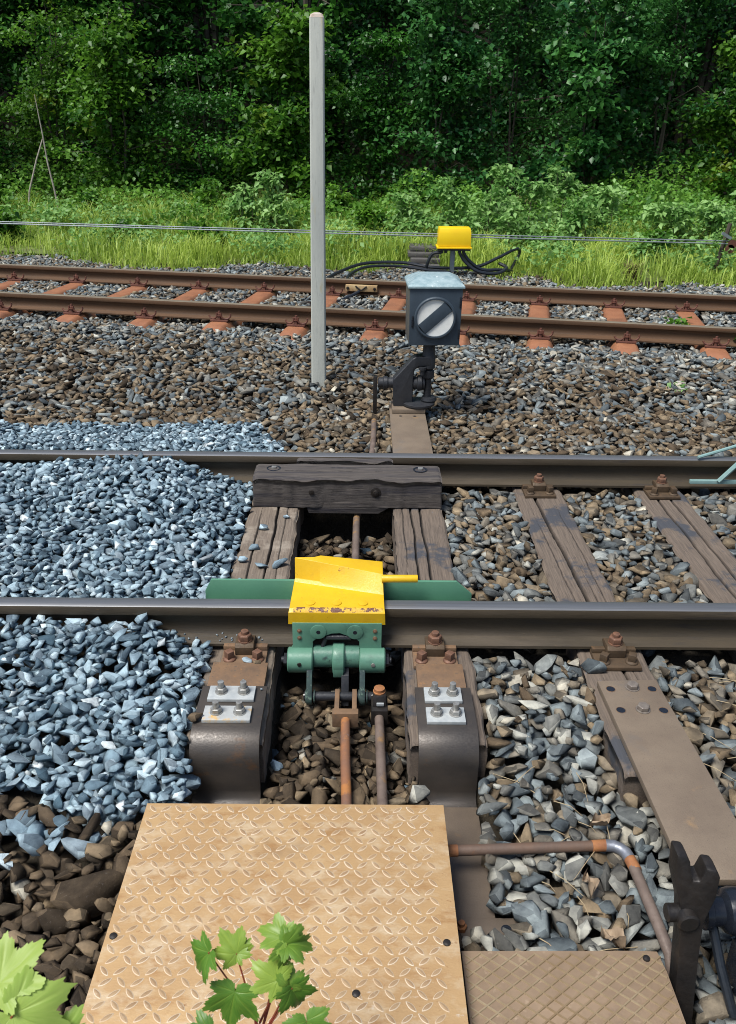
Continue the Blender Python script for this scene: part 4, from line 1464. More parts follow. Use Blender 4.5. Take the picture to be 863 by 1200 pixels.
# ------------------------------------------------------------------ cream clamp block on the farther rusty rail
pc = TO + TN * 1.5
sb = 0.0
t = thing('cream_clamp_block', (-0.06, 9.2, 0.08), 'cream painted clamp block on the side of the farther rusty rail', 'clamp block')
Mrot = Matrix.Translation((pc[0] + TD[0] * -0.27 - TN[0] * 0.055, pc[1] + TD[1] * -0.27 - TN[1] * 0.055, 0.10)) @ Matrix.Rotation(TA, 4, 'Z')
mb = MB()
mb.box(-0.17, 0.17, -0.03, 0.02, -0.032, 0.032, Mrot)
mb.build('block', MT['cream'], t, bevel=0.004)
for s in (-1, 1):
    mb = MB()
    p_ = Mrot @ Vector((s * 0.145, -0.03, 0.0))
    mb.lathe(p_, [(0.016, 0.002), (0.016, -0.01), (0.008, -0.012)], 10, 'Y')
    mb.build('bolt', MT['black_brown'], t)
    mb = MB()
    a_, b_ = Mrot @ Vector((s * 0.06, -0.036, 0.025)), Mrot @ Vector((0.0, -0.036, -0.02))
    mb.tube([a_, b_], 0.008, 6)
    mb.build('strap', MT['black_brown'], t)
mb = MB()
mb.tube([Mrot @ Vector((-0.02, -0.04, -0.03)), Mrot @ Vector((-0.1, -0.12, -0.07)), Mrot @ Vector((-0.2, -0.3, -0.095))], 0.018, 8)
mb.build('lead', MT['cable'], t)

# ------------------------------------------------------------------ white square post
t = thing('white_post', (-0.31, 5.98, 0), 'tall pale square post with chamfered edges standing in the stones', 'post')
mb = MB()
w_ = 0.0485


def sq(wd, ch, z, dx=0.0):
    return [Vector((-0.31 + dx + a, 5.98 + b, z)) for a, b in ((-wd, -wd + ch), (-wd + ch, -wd), (wd - ch, -wd), (wd, -wd + ch), (wd, wd - ch), (wd - ch, wd), (-wd + ch, wd), (-wd, wd - ch))]


mb.loft([sq(w_ + 0.003, 0.008, -0.3), sq(w_ + 0.003, 0.008, 0.0), sq(w_ - 0.001, 0.008, 1.2, 0.008), sq(w_ - 0.004, 0.008, 2.315, 0.016)])
mb.build('shaft', MT['post'], t, bevel=0.0015)
mb = MB()
mb.loft([sq(w_ - 0.004, 0.008, 2.3152, 0.016), sq(w_ - 0.012, 0.010, 2.333, 0.016), sq(w_ - 0.03, 0.012, 2.343, 0.016)])
mb.build('top', MT['post_cap'], t)

# ------------------------------------------------------------------ signal lamp
t = thing('signal_lamp', (0.4, 5.3, 0.05), 'dark blue box signal with a barred white disc on a black iron stand', 'signal')
BX, BY, BW, BD = 0.4445, 5.40, 0.162, 0.16
Rz = Matrix.Translation((BX, BY, 0)) @ Matrix.Rotation(R(1.5), 4, 'Z')
mb = MB()
f0 = [(-BW + 0.005, -BD), (BW - 0.005, -BD), (BW - 0.005, BD), (-BW + 0.005, BD)]
f1 = [(-BW, -BD), (BW, -BD), (BW, BD), (-BW, BD)]
mb.loft([[Rz @ Vector((a, b, 0.487)) for a, b in f0], [Rz @ Vector((a, b, 0.845)) for a, b in f1]])
bm = mb.bm
bmesh.ops.recalc_face_normals(bm, faces=bm.faces)
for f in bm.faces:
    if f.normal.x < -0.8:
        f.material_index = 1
box = mb.build('lantern_box', [MT['lamp_blue'], MT['lamp_lit_side']], t, bevel=0.004)
mb = MB()
mb.loft([[Rz @ Vector((a * 1.07, b * 1.07, z)) for a, b in f1] for z in (0.836, 0.850)] +
        [[Rz @ Vector((a * k1, b * k2, z)) for a, b in f1] for k1, k2, z in ((1.0, 0.97, 0.862), (0.62, 0.45, 0.897), (0.55, 0.36, 0.9))])
mb.build('roof', MT['lamp_roof'], t, bevel=0.003)
DC = Vector((0.447, BY - BD - 0.001, 0.66))
mb = MB()
mb.lathe(DC, [(0.128, 0.004), (0.128, -0.018), (0.122, -0.022), (0.113, -0.022), (0.113, -0.004)], 48, 'Y')
rim = mb.build('lens_rim', MT['lamp_blue'], box)
ang = R(42)
ux, uz = math.cos(ang), math.sin(ang)
for s in (-1, 1):
    mb = MB()
    pts_ = []
    half = math.acos(0.036 / 0.1125)
    for k in range(25):
        u = -half + 2 * half * k / 24
        aa, bb = 0.1125 * math.sin(u), s * 0.1125 * math.cos(u)
        pts_.append((DC.x + aa * ux - bb * uz, DC.y - 0.006, DC.z + aa * uz + bb * ux))
    mb.prism(pts_, (0, -0.004, 0))
    mb.build('white_half', MT['lamp_white'], rim)
mb = MB()
aa = math.sqrt(0.1125 ** 2 - 0.036 ** 2)
mb.prism([(DC.x + a * ux - b * uz, DC.y - 0.006, DC.z + a * uz + b * ux) for a, b in ((-aa, -0.0355), (aa, -0.0355), (aa, 0.0355), (-aa, 0.0355))], (0, -0.012, 0))
mb.build('slanting_bar', MT['lamp_blue'], rim, bevel=0.002)
for x_, z0, z1 in ((-0.14, 0.60, 0.67), (0.151, 0.53, 0.59), (0.151, 0.72, 0.785)):
    mb = MB()
    mb.box(x_ - 0.006, x_ + 0.006, -BD - 0.006, -BD + 0.01, z0, z1, Rz)
    mb.build('hinge', MT['black_paint'], box, bevel=0.002)
AX, AY = 0.425, 5.32
mb = MB()
mb.lathe((AX, AY, 0.06), [(0.024, 0), (0.024, 0.19), (0.036, 0.2), (0.04, 0.205), (0.04, 0.245), (0.03, 0.252), (0.036, 0.26), (0.043, 0.265), (0.045, 0.34), (0.04, 0.35), (0.038, 0.42), (0.05, 0.4272)], 22)
mb.build('spindle', MT['black_iron'], t)
mb = MB()
P_ = [(0.205, 0.075), (0.200, 0.255), (0.262, 0.325), (0.318, 0.39), (0.345, 0.405), (0.44, 0.405), (0.44, 0.345), (0.36, 0.338), (0.335, 0.315), (0.33, 0.26), (0.33, 0.075)]
mb.prism([(a, AY - 0.045, b) for a, b in P_], (0, 0.09, 0))
mb.build('stand', MT['black_iron'], t, bevel=0.012, seg=3, ang=20)
for x0, x1, r_, z_ in ((0.105, 0.21, 0.034, 0.222), (0.325, 0.405, 0.04, 0.222)):
    mb = MB()
    mb.lathe((x0, AY, z_), [(r_ * 0.8, 0), (r_, 0.008), (r_, 0.03), (r_ * 1.25, 0.036), (r_ * 1.25, 0.06), (r_, 0.066), (r_, x1 - x0)], 20, 'X')
    mb.build('hub', MT['black_iron'], t)
mb = MB()
mb.lathe((0.37, AY - 0.01, 0.081), [(0.1, 0), (0.106, 0.006), (0.106, 0.018), (0.09, 0.024)], 28)
mb.lathe((AX + 0.01, AY - 0.01, 0.105), [(0.045, 0), (0.05, 0.01), (0.045, 0.03)], 20)
mb.build('crank_disc', MT['black_iron'], t)
mb = MB()
mb.lathe((0.385, AY - 0.05, 0.29), [(0.014, 0), (0.014, 0.03), (0.024, 0.034), (0.024, 0.05)], 10)
mb.build('stop_bolt', MT['black_iron'], t)
mb = MB()
mb.box(0.196, 0.41, 5.215, 5.42, 0.049, 0.077)
mb.build('base_plate', MT['plate_steel'], t, bevel=0.003)
mb = MB()
mb.box(0.074, 0.1, AY - 0.018, AY + 0.018, -0.02, 0.265)
lvr = mb.build('side_lever', MT['black_brown'], t, bevel=0.006)
mb = MB()
mb.box(0.045, 0.125, 5.1, 5.16, -0.02, 0.02)
mb.build('rod_clevis', MT['black_brown'], lvr, bevel=0.003)
t = thing('flat_steel_bar', (0.3, 4.9, 0.03), 'flat brown steel bar running from the rail to the foot of the signal lamp', 'steel bar')
mb = MB()
mb.box(0.182, 0.41, 4.27, 5.44, 0.018, 0.047)
mb.build('bar', MT['plate_steel'], t, bevel=0.002)
for x_ in (0.25, 0.34):
    mb = MB()
    mb.lathe((x_, 5.17, 0.0471), [(0.011, 0), (0.011, 0.0006)], 14)
    mb.build('bolt_hole', MT['black_paint'], t)

# ------------------------------------------------------------------ yellow junction box with cables, slabs
bx, by = 1.125, 10.97
t = thing('junction_box', (bx, by, 0), 'yellow junction box on a short grey post beside the far track', 'junction box')
mb = MB()
mb.loft([[Vector((bx + a * 0.2, by + b * 0.13, 0.316)) for a, b in ((-1, -1), (1, -1), (1, 1), (-1, 1))], [Vector((bx + a * 0.197, by + b * 0.127, 0.47)) for a, b in ((-1, -1), (1, -1), (1, 1), (-1, 1))],
         [Vector((bx + a * 0.188, by + b * 0.112, 0.53)) for a, b in ((-1, -1), (1, -1), (1, 1), (-1, 1))]])
mb.build('hood', MT['yellow_box'], t, bevel=0.004)
mb = MB()
mb.box(bx - 0.215, bx + 0.215, by - 0.15, by + 0.15, 0.292, 0.312)
mb.build('flange', MT['yellow_box'], t, bevel=0.003)
mb = MB()
mb.box(bx - 0.2, bx + 0.2, by - 0.13, by + 0.13, 0.268, 0.290)
mb.build('bottom_plate', MT['black_iron'], t, bevel=0.003)
mb = MB()
mb.box(bx - 0.035, bx + 0.02, by - 0.03, by + 0.03, -0.15, 0.267)
mb.build('leg', MT['grey_post'], t, bevel=0.003)
for dx in (-0.15, -0.1, 0.07, 0.12):
    mb = MB()
    mb.cyl((bx + dx, by - 0.08, 0.235), 0.02, 0.03, 12)
    mb.build('cable_gland', MT['black_iron'], t)


def cable(name, pts, r, label, group='black cables by the yellow box'):
    P = [Vector(p) for p in pts]
    out = []
    for i in range(len(P) - 1):
        p0, p1, p2, p3 = P[max(i - 1, 0)], P[i], P[i + 1], P[min(i + 2, len(P) - 1)]
        for k in range(8):
            u = k / 8
            out.append(0.5 * ((2 * p1) + (p2 - p0) * u + (2 * p0 - 5 * p1 + 4 * p2 - p3) * u * u + (3 * p1 - p0 - 3 * p2 + p3) * u ** 3))
    out.append(P[-1])
    mb = MB()
    mb.tube(out, r, 8)
    return tag(mb.build(name, MT['cable'], None), label, 'cable', group)


cable('black_cable', [(bx - 0.15, by - 0.08, 0.24), (bx - 0.26, by - 0.06, 0.22), (bx - 0.32, by - 0.05, 0.1), (bx - 0.33, by + 0.0, -0.02)], 0.02, 'black cable dropping from the left side of the yellow box')
cable('black_cable', [(-0.45, 10.25, 0.0), (-0.3, 10.55, 0.04), (0.02, 11.0, 0.08), (0.5, 11.1, 0.08), (0.9, 11.0, 0.04), (1.4, 10.95, 0.06), (1.7, 11.05, 0.16), (1.95, 11.2, 0.25), (2.0, 11.25, 0.18), (1.9, 11.2, 0.0)], 0.02,
      'black cable running along the stones from the white post past the yellow box')
cable('black_cable', [(-0.18, 10.1, 0.0), (-0.16, 10.45, 0.03), (0.05, 10.8, 0.07), (0.45, 10.95, 0.06), (0.85, 10.9, 0.02), (1.1, 10.92, 0.0)], 0.018, 'black cable curving in a tight bend near the rail')
cable('black_cable', [(bx + 0.07, by - 0.08, 0.24), (bx + 0.16, by - 0.1, 0.12), (bx + 0.32, by - 0.13, 0.02), (bx + 0.55, by - 0.1, 0.0), (bx + 0.68, by, 0.05), (bx + 0.6, by + 0.1, 0.09)], 0.021, 'black cable looping low from under the yellow box to the right')
cable('black_cable', [(bx + 0.12, by - 0.08, 0.24), (bx + 0.2, by - 0.08, 0.14), (bx + 0.36, by - 0.08, 0.04), (bx + 0.56, by - 0.03, 0.03), (bx + 0.7, by + 0.05, 0.01), (bx + 0.8, by + 0.2, -0.03)], 0.021, 'outer black cable of the pair leaving the yellow box to the right')
for k, lab in enumerate(('lowest of the grey boards stacked behind the yellow box', 'second lowest of the grey boards stacked behind the yellow box', 'third of the grey boards stacked behind the yellow box', 'topmost of the grey boards stacked behind the yellow box')):
    mb = MB()
    mb.box(0.6 + 0.03 * (k % 2), 1.0 + 0.015 * k, 11.35 + 0.14 * k, 11.75 + 0.14 * k, -0.04 + 0.056 * k, 0.01 + 0.056 * k)
    tag(mb.build('weathered_board', MT['board'], None, bevel=0.006), lab, 'board', 'stacked grey boards')

# ------------------------------------------------------------------ signal wires and their post
for k, dz in enumerate((0.0, 0.045)):
    mb = MB()
    P_ = []
    for i in range(41):
        u = i / 40
        x_ = -9 + 20 * u
        P_.append((x_, 11.05 + 0.02 * k, 0.455 - 0.0145 * x_ + dz * (0.55 + 0.03 * x_) - 0.03 * math.sin(math.pi * u)))
    mb.tube(P_, 0.0085 - 0.001 * k, 6)
    tag(mb.build('signal_wire', MT['wire'], None), ('lower' if k == 0 else 'upper') + ' of the two grey wires stretched in front of the grass', 'wire', 'signal wires')
t = thing('pulley_post', (4.5, 11.1, 0), 'leaning dark post with pulley wheels carrying the wires at the right edge', 'post')
mb = MB()
mb.tube([(4.44, 11.12, -0.2), (4.50, 11.12, 0.1), (4.58, 11.12, 0.6)], 0.028, 8)
mb.build('stake', MT['bark'], t)
for z_, x_ in ((0.36, 4.62), (0.3, 4.6)):
    mb = MB()
    mb.lathe((x_, 11.03, z_), [(0.055, 0), (0.055, 0.006), (0.046, 0.012), (0.055, 0.018), (0.055, 0.024)], 18, 'Y')
    mb.build('pulley_wheel', MT['clip_rust'], t)
mb = MB()
mb.box(-0.07, 0.07, -0.012, 0.012, -0.018, 0.018, Matrix.Translation((4.53, 11.04, 0.46)) @ Matrix.Rotation(R(28), 4, 'Y'))
mb.build('bracket', MT['grey_post'], t)

# ------------------------------------------------------------------ loose stones and litter lying on things
def loose(x, y, z, s, tone, label, fresh=True, k=0, rot=0.0, flat=0.7, group=None):
    me = ROCK_HI[k % len(ROCK_HI)]
    mat = MT['fresh_o'] if fresh else MT['old_o']
    o = raw_mesh('loose_stone', me[0], me[1], mat, {'face': face_var(me[0], me[1])})
    o.scale = (s * 1.2, s * 0.9, s * flat)
    o.location = (x, y, z + s * flat * 0.8)
    o.rotation_euler = (0.1 * math.sin(k), 0.12 * math.cos(k), rot)
    o['tone'] = tone
    return tag(o, label, 'stone', group)


loose(-0.345, 3.26, 0.0, 0.030, 0.5, 'blue stone at the right edge of the left sleeper, next to the yellow cap', k=3)
loose(-0.48, 3.42, 0.0, 0.022, 0.6, 'small blue stone on the left sleeper, above the larger blue stone', k=4)
loose(-0.43, 3.25, 0.0, 0.026, 0.7, 'flat blue stone on the left sleeper against the green guide plate', k=5, flat=0.35)
loose(-0.46, 3.62, 0.0, 0.018, 0.8, 'small pale chip on the left sleeper below the crosswise timber', k=6)
loose(-0.36, 3.75, 0.0, 0.015, 0.8, 'tiny pale chip beside the crosswise timber on the left sleeper', k=16)
loose(-0.515, 3.3, 0.0, 0.02, 0.65, 'blue stone on the left sleeper at the edge of the fresh heap', k=17)
loose(-0.522, 2.178, 0.0355, 0.021, 0.25, 'brown stone lying beside the rust stained clamp plate', fresh=False, k=7, rot=0.4)
loose(-0.398, 2.515, 0.018, 0.016, 0.9, 'pale chip between the two screws of the left rail chair', k=8)
loose(-0.366, 2.505, 0.018, 0.016, 0.3, 'brown chip beside the right screw of the left rail chair', fresh=False, k=18)
loose(0.835, 2.52, 0.0, 0.036, 0.8, 'rounded grey stone resting beside the rail chair above the flat steel plate', fresh=False, k=9)
loose(-0.715, 1.62, -0.13, 0.075, 0.22, 'largest brown boulder left of the tan cover plate', fresh=False, k=10, rot=0.7)
loose(-0.72, 1.765, -0.085, 0.028, 0.98, 'whitish stone among brown stones near the corner of the tan plate', k=11)
loose(-0.955, 1.70, -0.07, 0.027, 0.95, 'pale splinter of stone on the brown stones at the left edge', k=12, rot=-0.6, flat=0.4)
CH = []
for k in range(60):
    x_ = rng.uniform(-1.3, -0.32)
    ROCK_s = rng.uniform(0.003, 0.006)
    onrail = rng.random() < 0.6
    u_ = rng.uniform(0.021, 0.058)
    CH.append((x_, YN - u_ if onrail else rng.uniform(2.17, 2.45), (0.0185 + 0.0275 - (u_ - 0.02) / 0.0425 * 0.0155 if onrail else 0.036), ROCK_s))
VV, FF = [], []
for k, (x_, y_, z_, s) in enumerate(CH):
    if y_ < 2.5 and not (-0.525 < x_ < -0.32):
        continue
    V, F = ROCK_LO[k % len(ROCK_LO)]
    FF.append(F + sum(len(v) for v in VV))
    VV.append(V * s + np.array((x_, y_, z_ + s * 0.5)))
VV = np.concatenate(VV)
o = raw_mesh('stone_grit', VV, np.concatenate(FF), MT['fresh'], {'tone': np.full(len(VV), 0.97)})
tag(o, 'pale stone chips scattered on the rail foot and the left bracket', kind='stuff')

for (x_, y_, z_, a_, lab) in ((0.705, 1.86, -0.08, 0.4, 'crumpled tan dead leaf on the stones above the pipe elbow'), (0.63, 1.66, -0.11, 1.6, 'long curled tan dead leaf below the pipe'),
                              (0.655, 1.50, -0.12, 2.4, 'small tan dead leaf at the edge of the grid plate')):
    g = np.random.default_rng(int(a_ * 100))
    n1, n2 = 12, 9
    V = []
    for i in range(n1):
        for j in range(n2):
            u, v = i / (n1 - 1) * 2 - 1, j / (n2 - 1) * 2 - 1
            wd = 0.018 * (1 - abs(u) ** 2.2) + 0.002
            V.append((0.034 * u, wd * v, 0.02 * abs(v) ** 1.5 + 0.012 * math.sin(3 * u + 4 * v) + g.normal(0, 0.0025)))
    V = np.array(V)
    Q_ = [(i * n2 + j, i * n2 + j + 1, (i + 1) * n2 + j + 1, (i + 1) * n2 + j) for i in range(n1 - 1) for j in range(n2 - 1)]
    o = raw_mesh('dead_leaf', V, None, MT['dead_leaf'], smooth=True, quads=np.array(Q_))
    o.location = (x_, y_, z_ + 0.01)
    o.rotation_euler = (0.2, 0.15, a_)
    tag(o, lab, 'dead leaf', 'dead leaves on the stones')
mb = MB()
for k in range(16):
    x_, y_ = rng.uniform(0.42, 0.78), rng.uniform(1.5, 2.1)
    a_ = rng.uniform(0, 6.28)
    l_ = rng.uniform(0.06, 0.22)
    z_ = float(target(np.array([x_]), np.array([y_]))[0]) + 0.01
    d_ = Vector((math.cos(a_), math.sin(a_), 0))
    p_ = Vector((x_, y_, z_))
    mb.tube([p_, p_ + d_ * l_ * 0.5 + Vector((0, 0, 0.02)), p_ + d_ * l_ + Vector((0, 0.02, -0.005))], [0.0016, 0.0013, 0.0006], 5)
for k in range(10):
    x_, y_ = rng.uniform(1.05, 1.4), rng.uniform(1.9, 2.6)
    a_ = rng.uniform(-0.9, 0.3)
    z_ = float(target(np.array([x_]), np.array([y_]))[0]) + 0.012
    p_ = Vector((x_, y_, z_))
    d_ = Vector((math.cos(a_), math.sin(a_), 0))
    mb.tube([p_, p_ + d_ * 0.08 + Vector((0, 0, 0.01)), p_ + d_ * 0.16], [0.0016, 0.0013, 0.0006], 5)
o = mb.build('dry_grass_stalks', MT['straw'], None)
tag(o, 'dry straw stalks lying over the stones on the right', kind='stuff')

# ------------------------------------------------------------------ vegetation
MT['leaf_dark'] = leaf_mat('leaf_deep_green', (0.012, 0.066, 0.012), (0.065, 0.22, 0.025), 0.3, 0.42)
MT['leaf_glint'] = leaf_mat('leaf_green_sky_glint', (0.014, 0.075, 0.02), (0.085, 0.26, 0.055), 0.28, 0.36, yellow=(0.1, 0.24, 0.03))  # bluish sky reflection on the leaves mixed into their green
MT['leaf_mid'] = leaf_mat('leaf_mid_green', (0.03, 0.115, 0.012), (0.14, 0.31, 0.03), 0.38, 0.45, yellow=(0.24, 0.32, 0.03))
MT['leaf_low'] = leaf_mat('leaf_bright_low', (0.055, 0.17, 0.02), (0.22, 0.43, 0.06), 0.38, 0.5)
MT['leaf_weed'] = leaf_mat('leaf_pale_weed', (0.1, 0.26, 0.05), (0.3, 0.5, 0.16), 0.38, 0.5)
MT['grass'] = leaf_mat('grass_blade_green', (0.16, 0.29, 0.025), (0.55, 0.68, 0.14), 0.45, 0.5)
MT['grass_dry'] = M('brown_dry_grass', (0.16, 0.1, 0.055), (0.1, 0.06, 0.035), 0.8, 0, 20, bump=0)


def leaves(C, size, g, tilt=0.6, tone=None, shape=0.42, droop=0.25):
    """C: (N,3) leaf bases. returns verts, tris, tone"""
    N = len(C)
    az = g.uniform(0, 6.283, N)
    el = g.normal(-0.2, 0.45, N)
    dr = np.stack([np.cos(az) * np.cos(el), np.sin(az) * np.cos(el), np.sin(el)], -1)
    nrm = np.stack([g.normal(0, tilt, N), g.normal(0, tilt, N), np.ones(N)], -1)
    side = np.cross(dr, nrm)
    side /= np.linalg.norm(side, axis=1)[:, None] + 1e-9
    nn = np.cross(side, dr)
    s = size * g.uniform(0.6, 1.25, N)[:, None]
    b = C
    tip = C + dr * s - np.array([0, 0, 1.0]) * s * droop * g.random((N, 1))
    mid = C + dr * s * 0.45
    l = mid + side * s * shape + nn * s * 0.1
    r = mid - side * s * shape + nn * s * 0.1
    V = np.stack([b, l, tip, r], 1).reshape(-1, 3)
    k = np.arange(N)[:, None] * 4
    F = np.concatenate([k + np.array([[0, 1, 2]]), k + np.array([[0, 2, 3]])])
    T = np.repeat(tone if tone is not None else g.random(N), 4)
    return V, F, np.clip(T, 0, 1)


def plant(name, x, y, h, rx, ry, nl, size, mat, label, cat, group, seed, trunk=0.05, nb=26, low=0.05, tilt=0.6, tone0=0.4, shape=0.42):
    g = np.random.default_rng(seed)
    z = float(ground_z(np.array([x]), np.array([y]))[0])
    t = thing(name, (x, y, z), label, cat, group)
    mb = MB()
    clumps = []
    ns = 3 if h > 3 else 4
    stems = []
    for k in range(ns):
        a = g.uniform(0, 6.283)
        top = Vector((x + math.cos(a) * rx * 0.5 * g.random(), y + math.sin(a) * ry * 0.5 * g.random(), z + h * g.uniform(0.75, 0.95)))
        b0 = Vector((x + g.normal(0, 0.08), y + g.normal(0, 0.08), z - 0.1))
        m1 = b0.lerp(top, 0.45) + Vector((g.normal(0, 0.1), g.normal(0, 0.1), 0))
        mb.tube([b0, m1, top], [trunk, trunk * 0.6, trunk * 0.15], 6)
        stems.append((b0, m1, top))
    for k in range(nb):
        b0, m1, top = stems[k % ns]
        u = g.uniform(low, 1.0)
        p = b0.lerp(m1, u / 0.45) if u < 0.45 else m1.lerp(top, (u - 0.45) / 0.55)
        a = g.uniform(0, 6.283)
        rad = (0.35 + 0.65 * g.random()) * (1 - 0.55 * max(0, u - 0.5) / 0.5)
        q = Vector((p.x + math.cos(a) * rx * rad, p.y + math.sin(a) * ry * rad, max(z + 0.1, p.z + g.uniform(-0.1, 0.35) * h * 0.18)))
        mb.tube([p, p.lerp(q, 0.5) + Vector((0, 0, 0.06 * h * g.random())), q], [trunk * 0.35, trunk * 0.22, trunk * 0.06], 5)
        clumps.append((q, p))
    wood = mb.build('stems', MT['bark'], t)
    per = nl // nb
    CC, TT = [], []
    for q, p in clumps:
        n = int(per * g.uniform(0.5, 1.5))
        u = g.random(n) ** 0.6
        base = np.array(p)[None] * (1 - u[:, None]) + np.array(q)[None] * u[:, None]
        sp = 0.125 * min(rx, 1.6) + 0.02
        base += g.normal(0, 1, (n, 3)) * np.array([sp, sp, sp * 0.55])
        base[:, 2] = np.maximum(base[:, 2], z + 0.03)
        CC.append(base)
        TT.append(np.clip(g.normal(tone0 + g.normal(0, 0.25), 0.22, n), 0, 1))
    V, F, T = leaves(np.concatenate(CC), size, g, tilt, np.concatenate(TT), shape)
    raw_mesh('foliage', V - np.array((x, y, z)), F, mat, {'tone': T}, parent=t)
    return t


places = ['behind the bare pale sticks', 'at the far left', 'left of the white post', 'behind the white post', 'above the signal lamp', 'behind the yellow box',
          'right of the yellow box', 'towards the right edge', 'at the far right']
tree_x = [-12.0, -9.6, -7.4, -5.3, -3.3, -1.4, 0.7, 2.8, 4.9, 7.0, 9.2, 11.6, 14]
for k, x_ in enumerate(tree_x):
    y_ = 19.6 + 1.4 * ((k * 37) % 5) / 5 - 0.12 * x_ * 0.4
    plant('tree', x_, y_, 8.2 + 1.5 * math.sin(k * 2.1), 2.0, 1.4, 14500, (0.10, 0.13, 0.11, 0.15)[k % 4], MT['leaf_glint' if k > 5 else 'leaf_dark'],
          'tall dark tree, number %s from the left in the rear row' % ['one', 'two', 'three', 'four', 'five', 'six', 'seven', 'eight', 'nine', 'ten', 'eleven', 'twelve', 'thirteen'][k],
          'tree', 'trees of the wood edge', 500 + k, trunk=0.11, nb=60, low=0.12, tone0=0.35)
shr = [(-9.5, 17.2, 3.6, 'leaf_dark'), (-7.6, 16.9, 3.2, 'leaf_dark'), (-5.9, 17.7, 3.9, 'leaf_mid'), (-4.4, 16.8, 3.4, 'leaf_mid'), (-2.9, 17.3, 2.6, 'leaf_dark'), (-1.5, 16.7, 3.6, 'leaf_mid'), (0.0, 17.0, 3.3, 'leaf_dark'),
       (1.4, 16.5, 4.0, 'leaf_glint'), (2.7, 16.9, 4.6, 'leaf_glint'), (4.0, 16.3, 4.2, 'leaf_glint'), (5.3, 16.6, 5.0, 'leaf_glint'), (6.7, 16.2, 3.6, 'leaf_mid'), (8.2, 16.5, 4.4, 'leaf_glint'), (9.8, 16.3, 4.0, 'leaf_dark')]
for k, (x_, y_, h_, m_) in enumerate(shr):
    col = {'leaf_dark': 'deep green', 'leaf_mid': 'fresh mid green', 'leaf_glint': 'sky glint tinted green'}[m_]
    plant('shrub', x_, y_, h_, 1.2, 0.8, 8200, (0.07, 0.095, 0.08, 0.115)[(k * 3) % 4], MT[m_], '%s shrub, number %s from the left along the wood edge' % (
        col, ['one', 'two', 'three', 'four', 'five', 'six', 'seven', 'eight', 'nine', 'ten', 'eleven', 'twelve', 'thirteen', 'fourteen'][k]),
        'shrub', 'shrubs of the wood edge', 700 + k, trunk=0.03, nb=38, low=0.0, tone0=0.45)
# far-off wood behind, one mass; deep shade put into its low leaf tone
g = np.random.default_rng(77)
N = 34000
yy_ = g.uniform(22.5, 30, N)
C = np.stack([g.uniform(-20, 22, N), yy_, 0.85 * np.clip(yy_ - 23.5, 0, 12) + g.uniform(0, 7, N)], -1)
V, F, T = leaves(C, 0.34, g, 0.6, np.clip(g.normal(0.1, 0.1, N), 0, 1))
o = raw_mesh('distant_wood_foliage', V, F, MT['leaf_dark'], {'tone': T})
tag(o, 'mass of leaves, toned dark as shade, of the wood behind the front trees', kind='stuff')

# bare pale sticks leaning in the shrubs
for pts_, lab in (([(-5.33, 15.75, 0.1), (-5.36, 15.76, 0.5), (-5.43, 15.8, 0.95), (-5.45, 15.8, 1.4), (-5.5, 15.82, 2.0)], 'bare whitish forked stick leaning upright in the shrubs, taller one'),
                  ([(-5.85, 15.7, 0.1), (-5.78, 15.72, 0.5), (-5.6, 15.77, 1.0), (-5.46, 15.8, 1.32)], 'short bare whitish stick propped against the taller one')):
    mb = MB()
    mb.tube(pts_, [0.017, 0.016, 0.014, 0.012, 0.006][:len(pts_)], 7)
    tag(mb.build('bare_stick', MT['birch'], None), lab, 'stick', 'bare sticks')

# weeds in the grass
WEED = [(1.3, 13.4, 1.0), (1.9, 13.0, 0.95), (2.5, 13.3, 1.05), (3.0, 12.7, 0.8), (3.5, 13.1, 0.9), (4.3, 12.6, 0.85), (0.6, 13.6, 0.8), (4.9, 12.4, 0.9), (-1.35, 13.9, 1.05), (-1.8, 14.2, 0.8), (5.5, 12.8, 0.9), (2.2, 14.2, 1.2),
        (3.2, 14.4, 1.1), (-0.4, 14.3, 0.8), (-6.3, 15.2, 0.7), (-4.6, 15.2, 0.6), (-2.6, 15.0, 0.7), (-5.3, 13.2, 0.55), (-3.5, 13.0, 0.5), (0.1, 12.9, 0.6), (-2.2, 12.6, 0.45), (3.9, 11.9, 0.5)]
for k, (x_, y_, h_) in enumerate(WEED):
    big = k in (0, 1, 2, 3, 4, 11, 12)
    plant('leafy_weed', x_, y_, h_, 0.38, 0.32, 620, 0.10, MT['leaf_weed' if k < 13 else 'leaf_mid'],
          'pale weed %s, number %s from its left' % ('in the thick patch behind the yellow box', {0: 'one', 1: 'two', 11: 'three', 2: 'four', 3: 'five', 12: 'six', 4: 'seven'}[k]) if big else
          'leafy weed in the grass, ' + {5: 'just right of the thick patch', 6: 'just left of the thick patch', 7: 'left of the pulley post', 8: 'taller one left of the white post', 9: 'smaller one left of the white post', 10: 'right of the pulley post',
                                         13: 'right of the white post', 14: 'farthest left by the pale sticks', 15: 'second from the left by the wood edge', 16: 'third from the left by the wood edge', 17: 'low one at the left, behind the wires', 18: 'low one, second from the left behind the wires', 19: 'low one between the post and the grey boards',
                                         20: 'lowest one, close left of the post', 21: 'low one in front of the thick patch, to its right'}[k],
          'weed', 'leafy weeds in the verge', 900 + k, trunk=0.008, nb=16, low=0.25, tilt=0.5, tone0=0.6, shape=0.3)

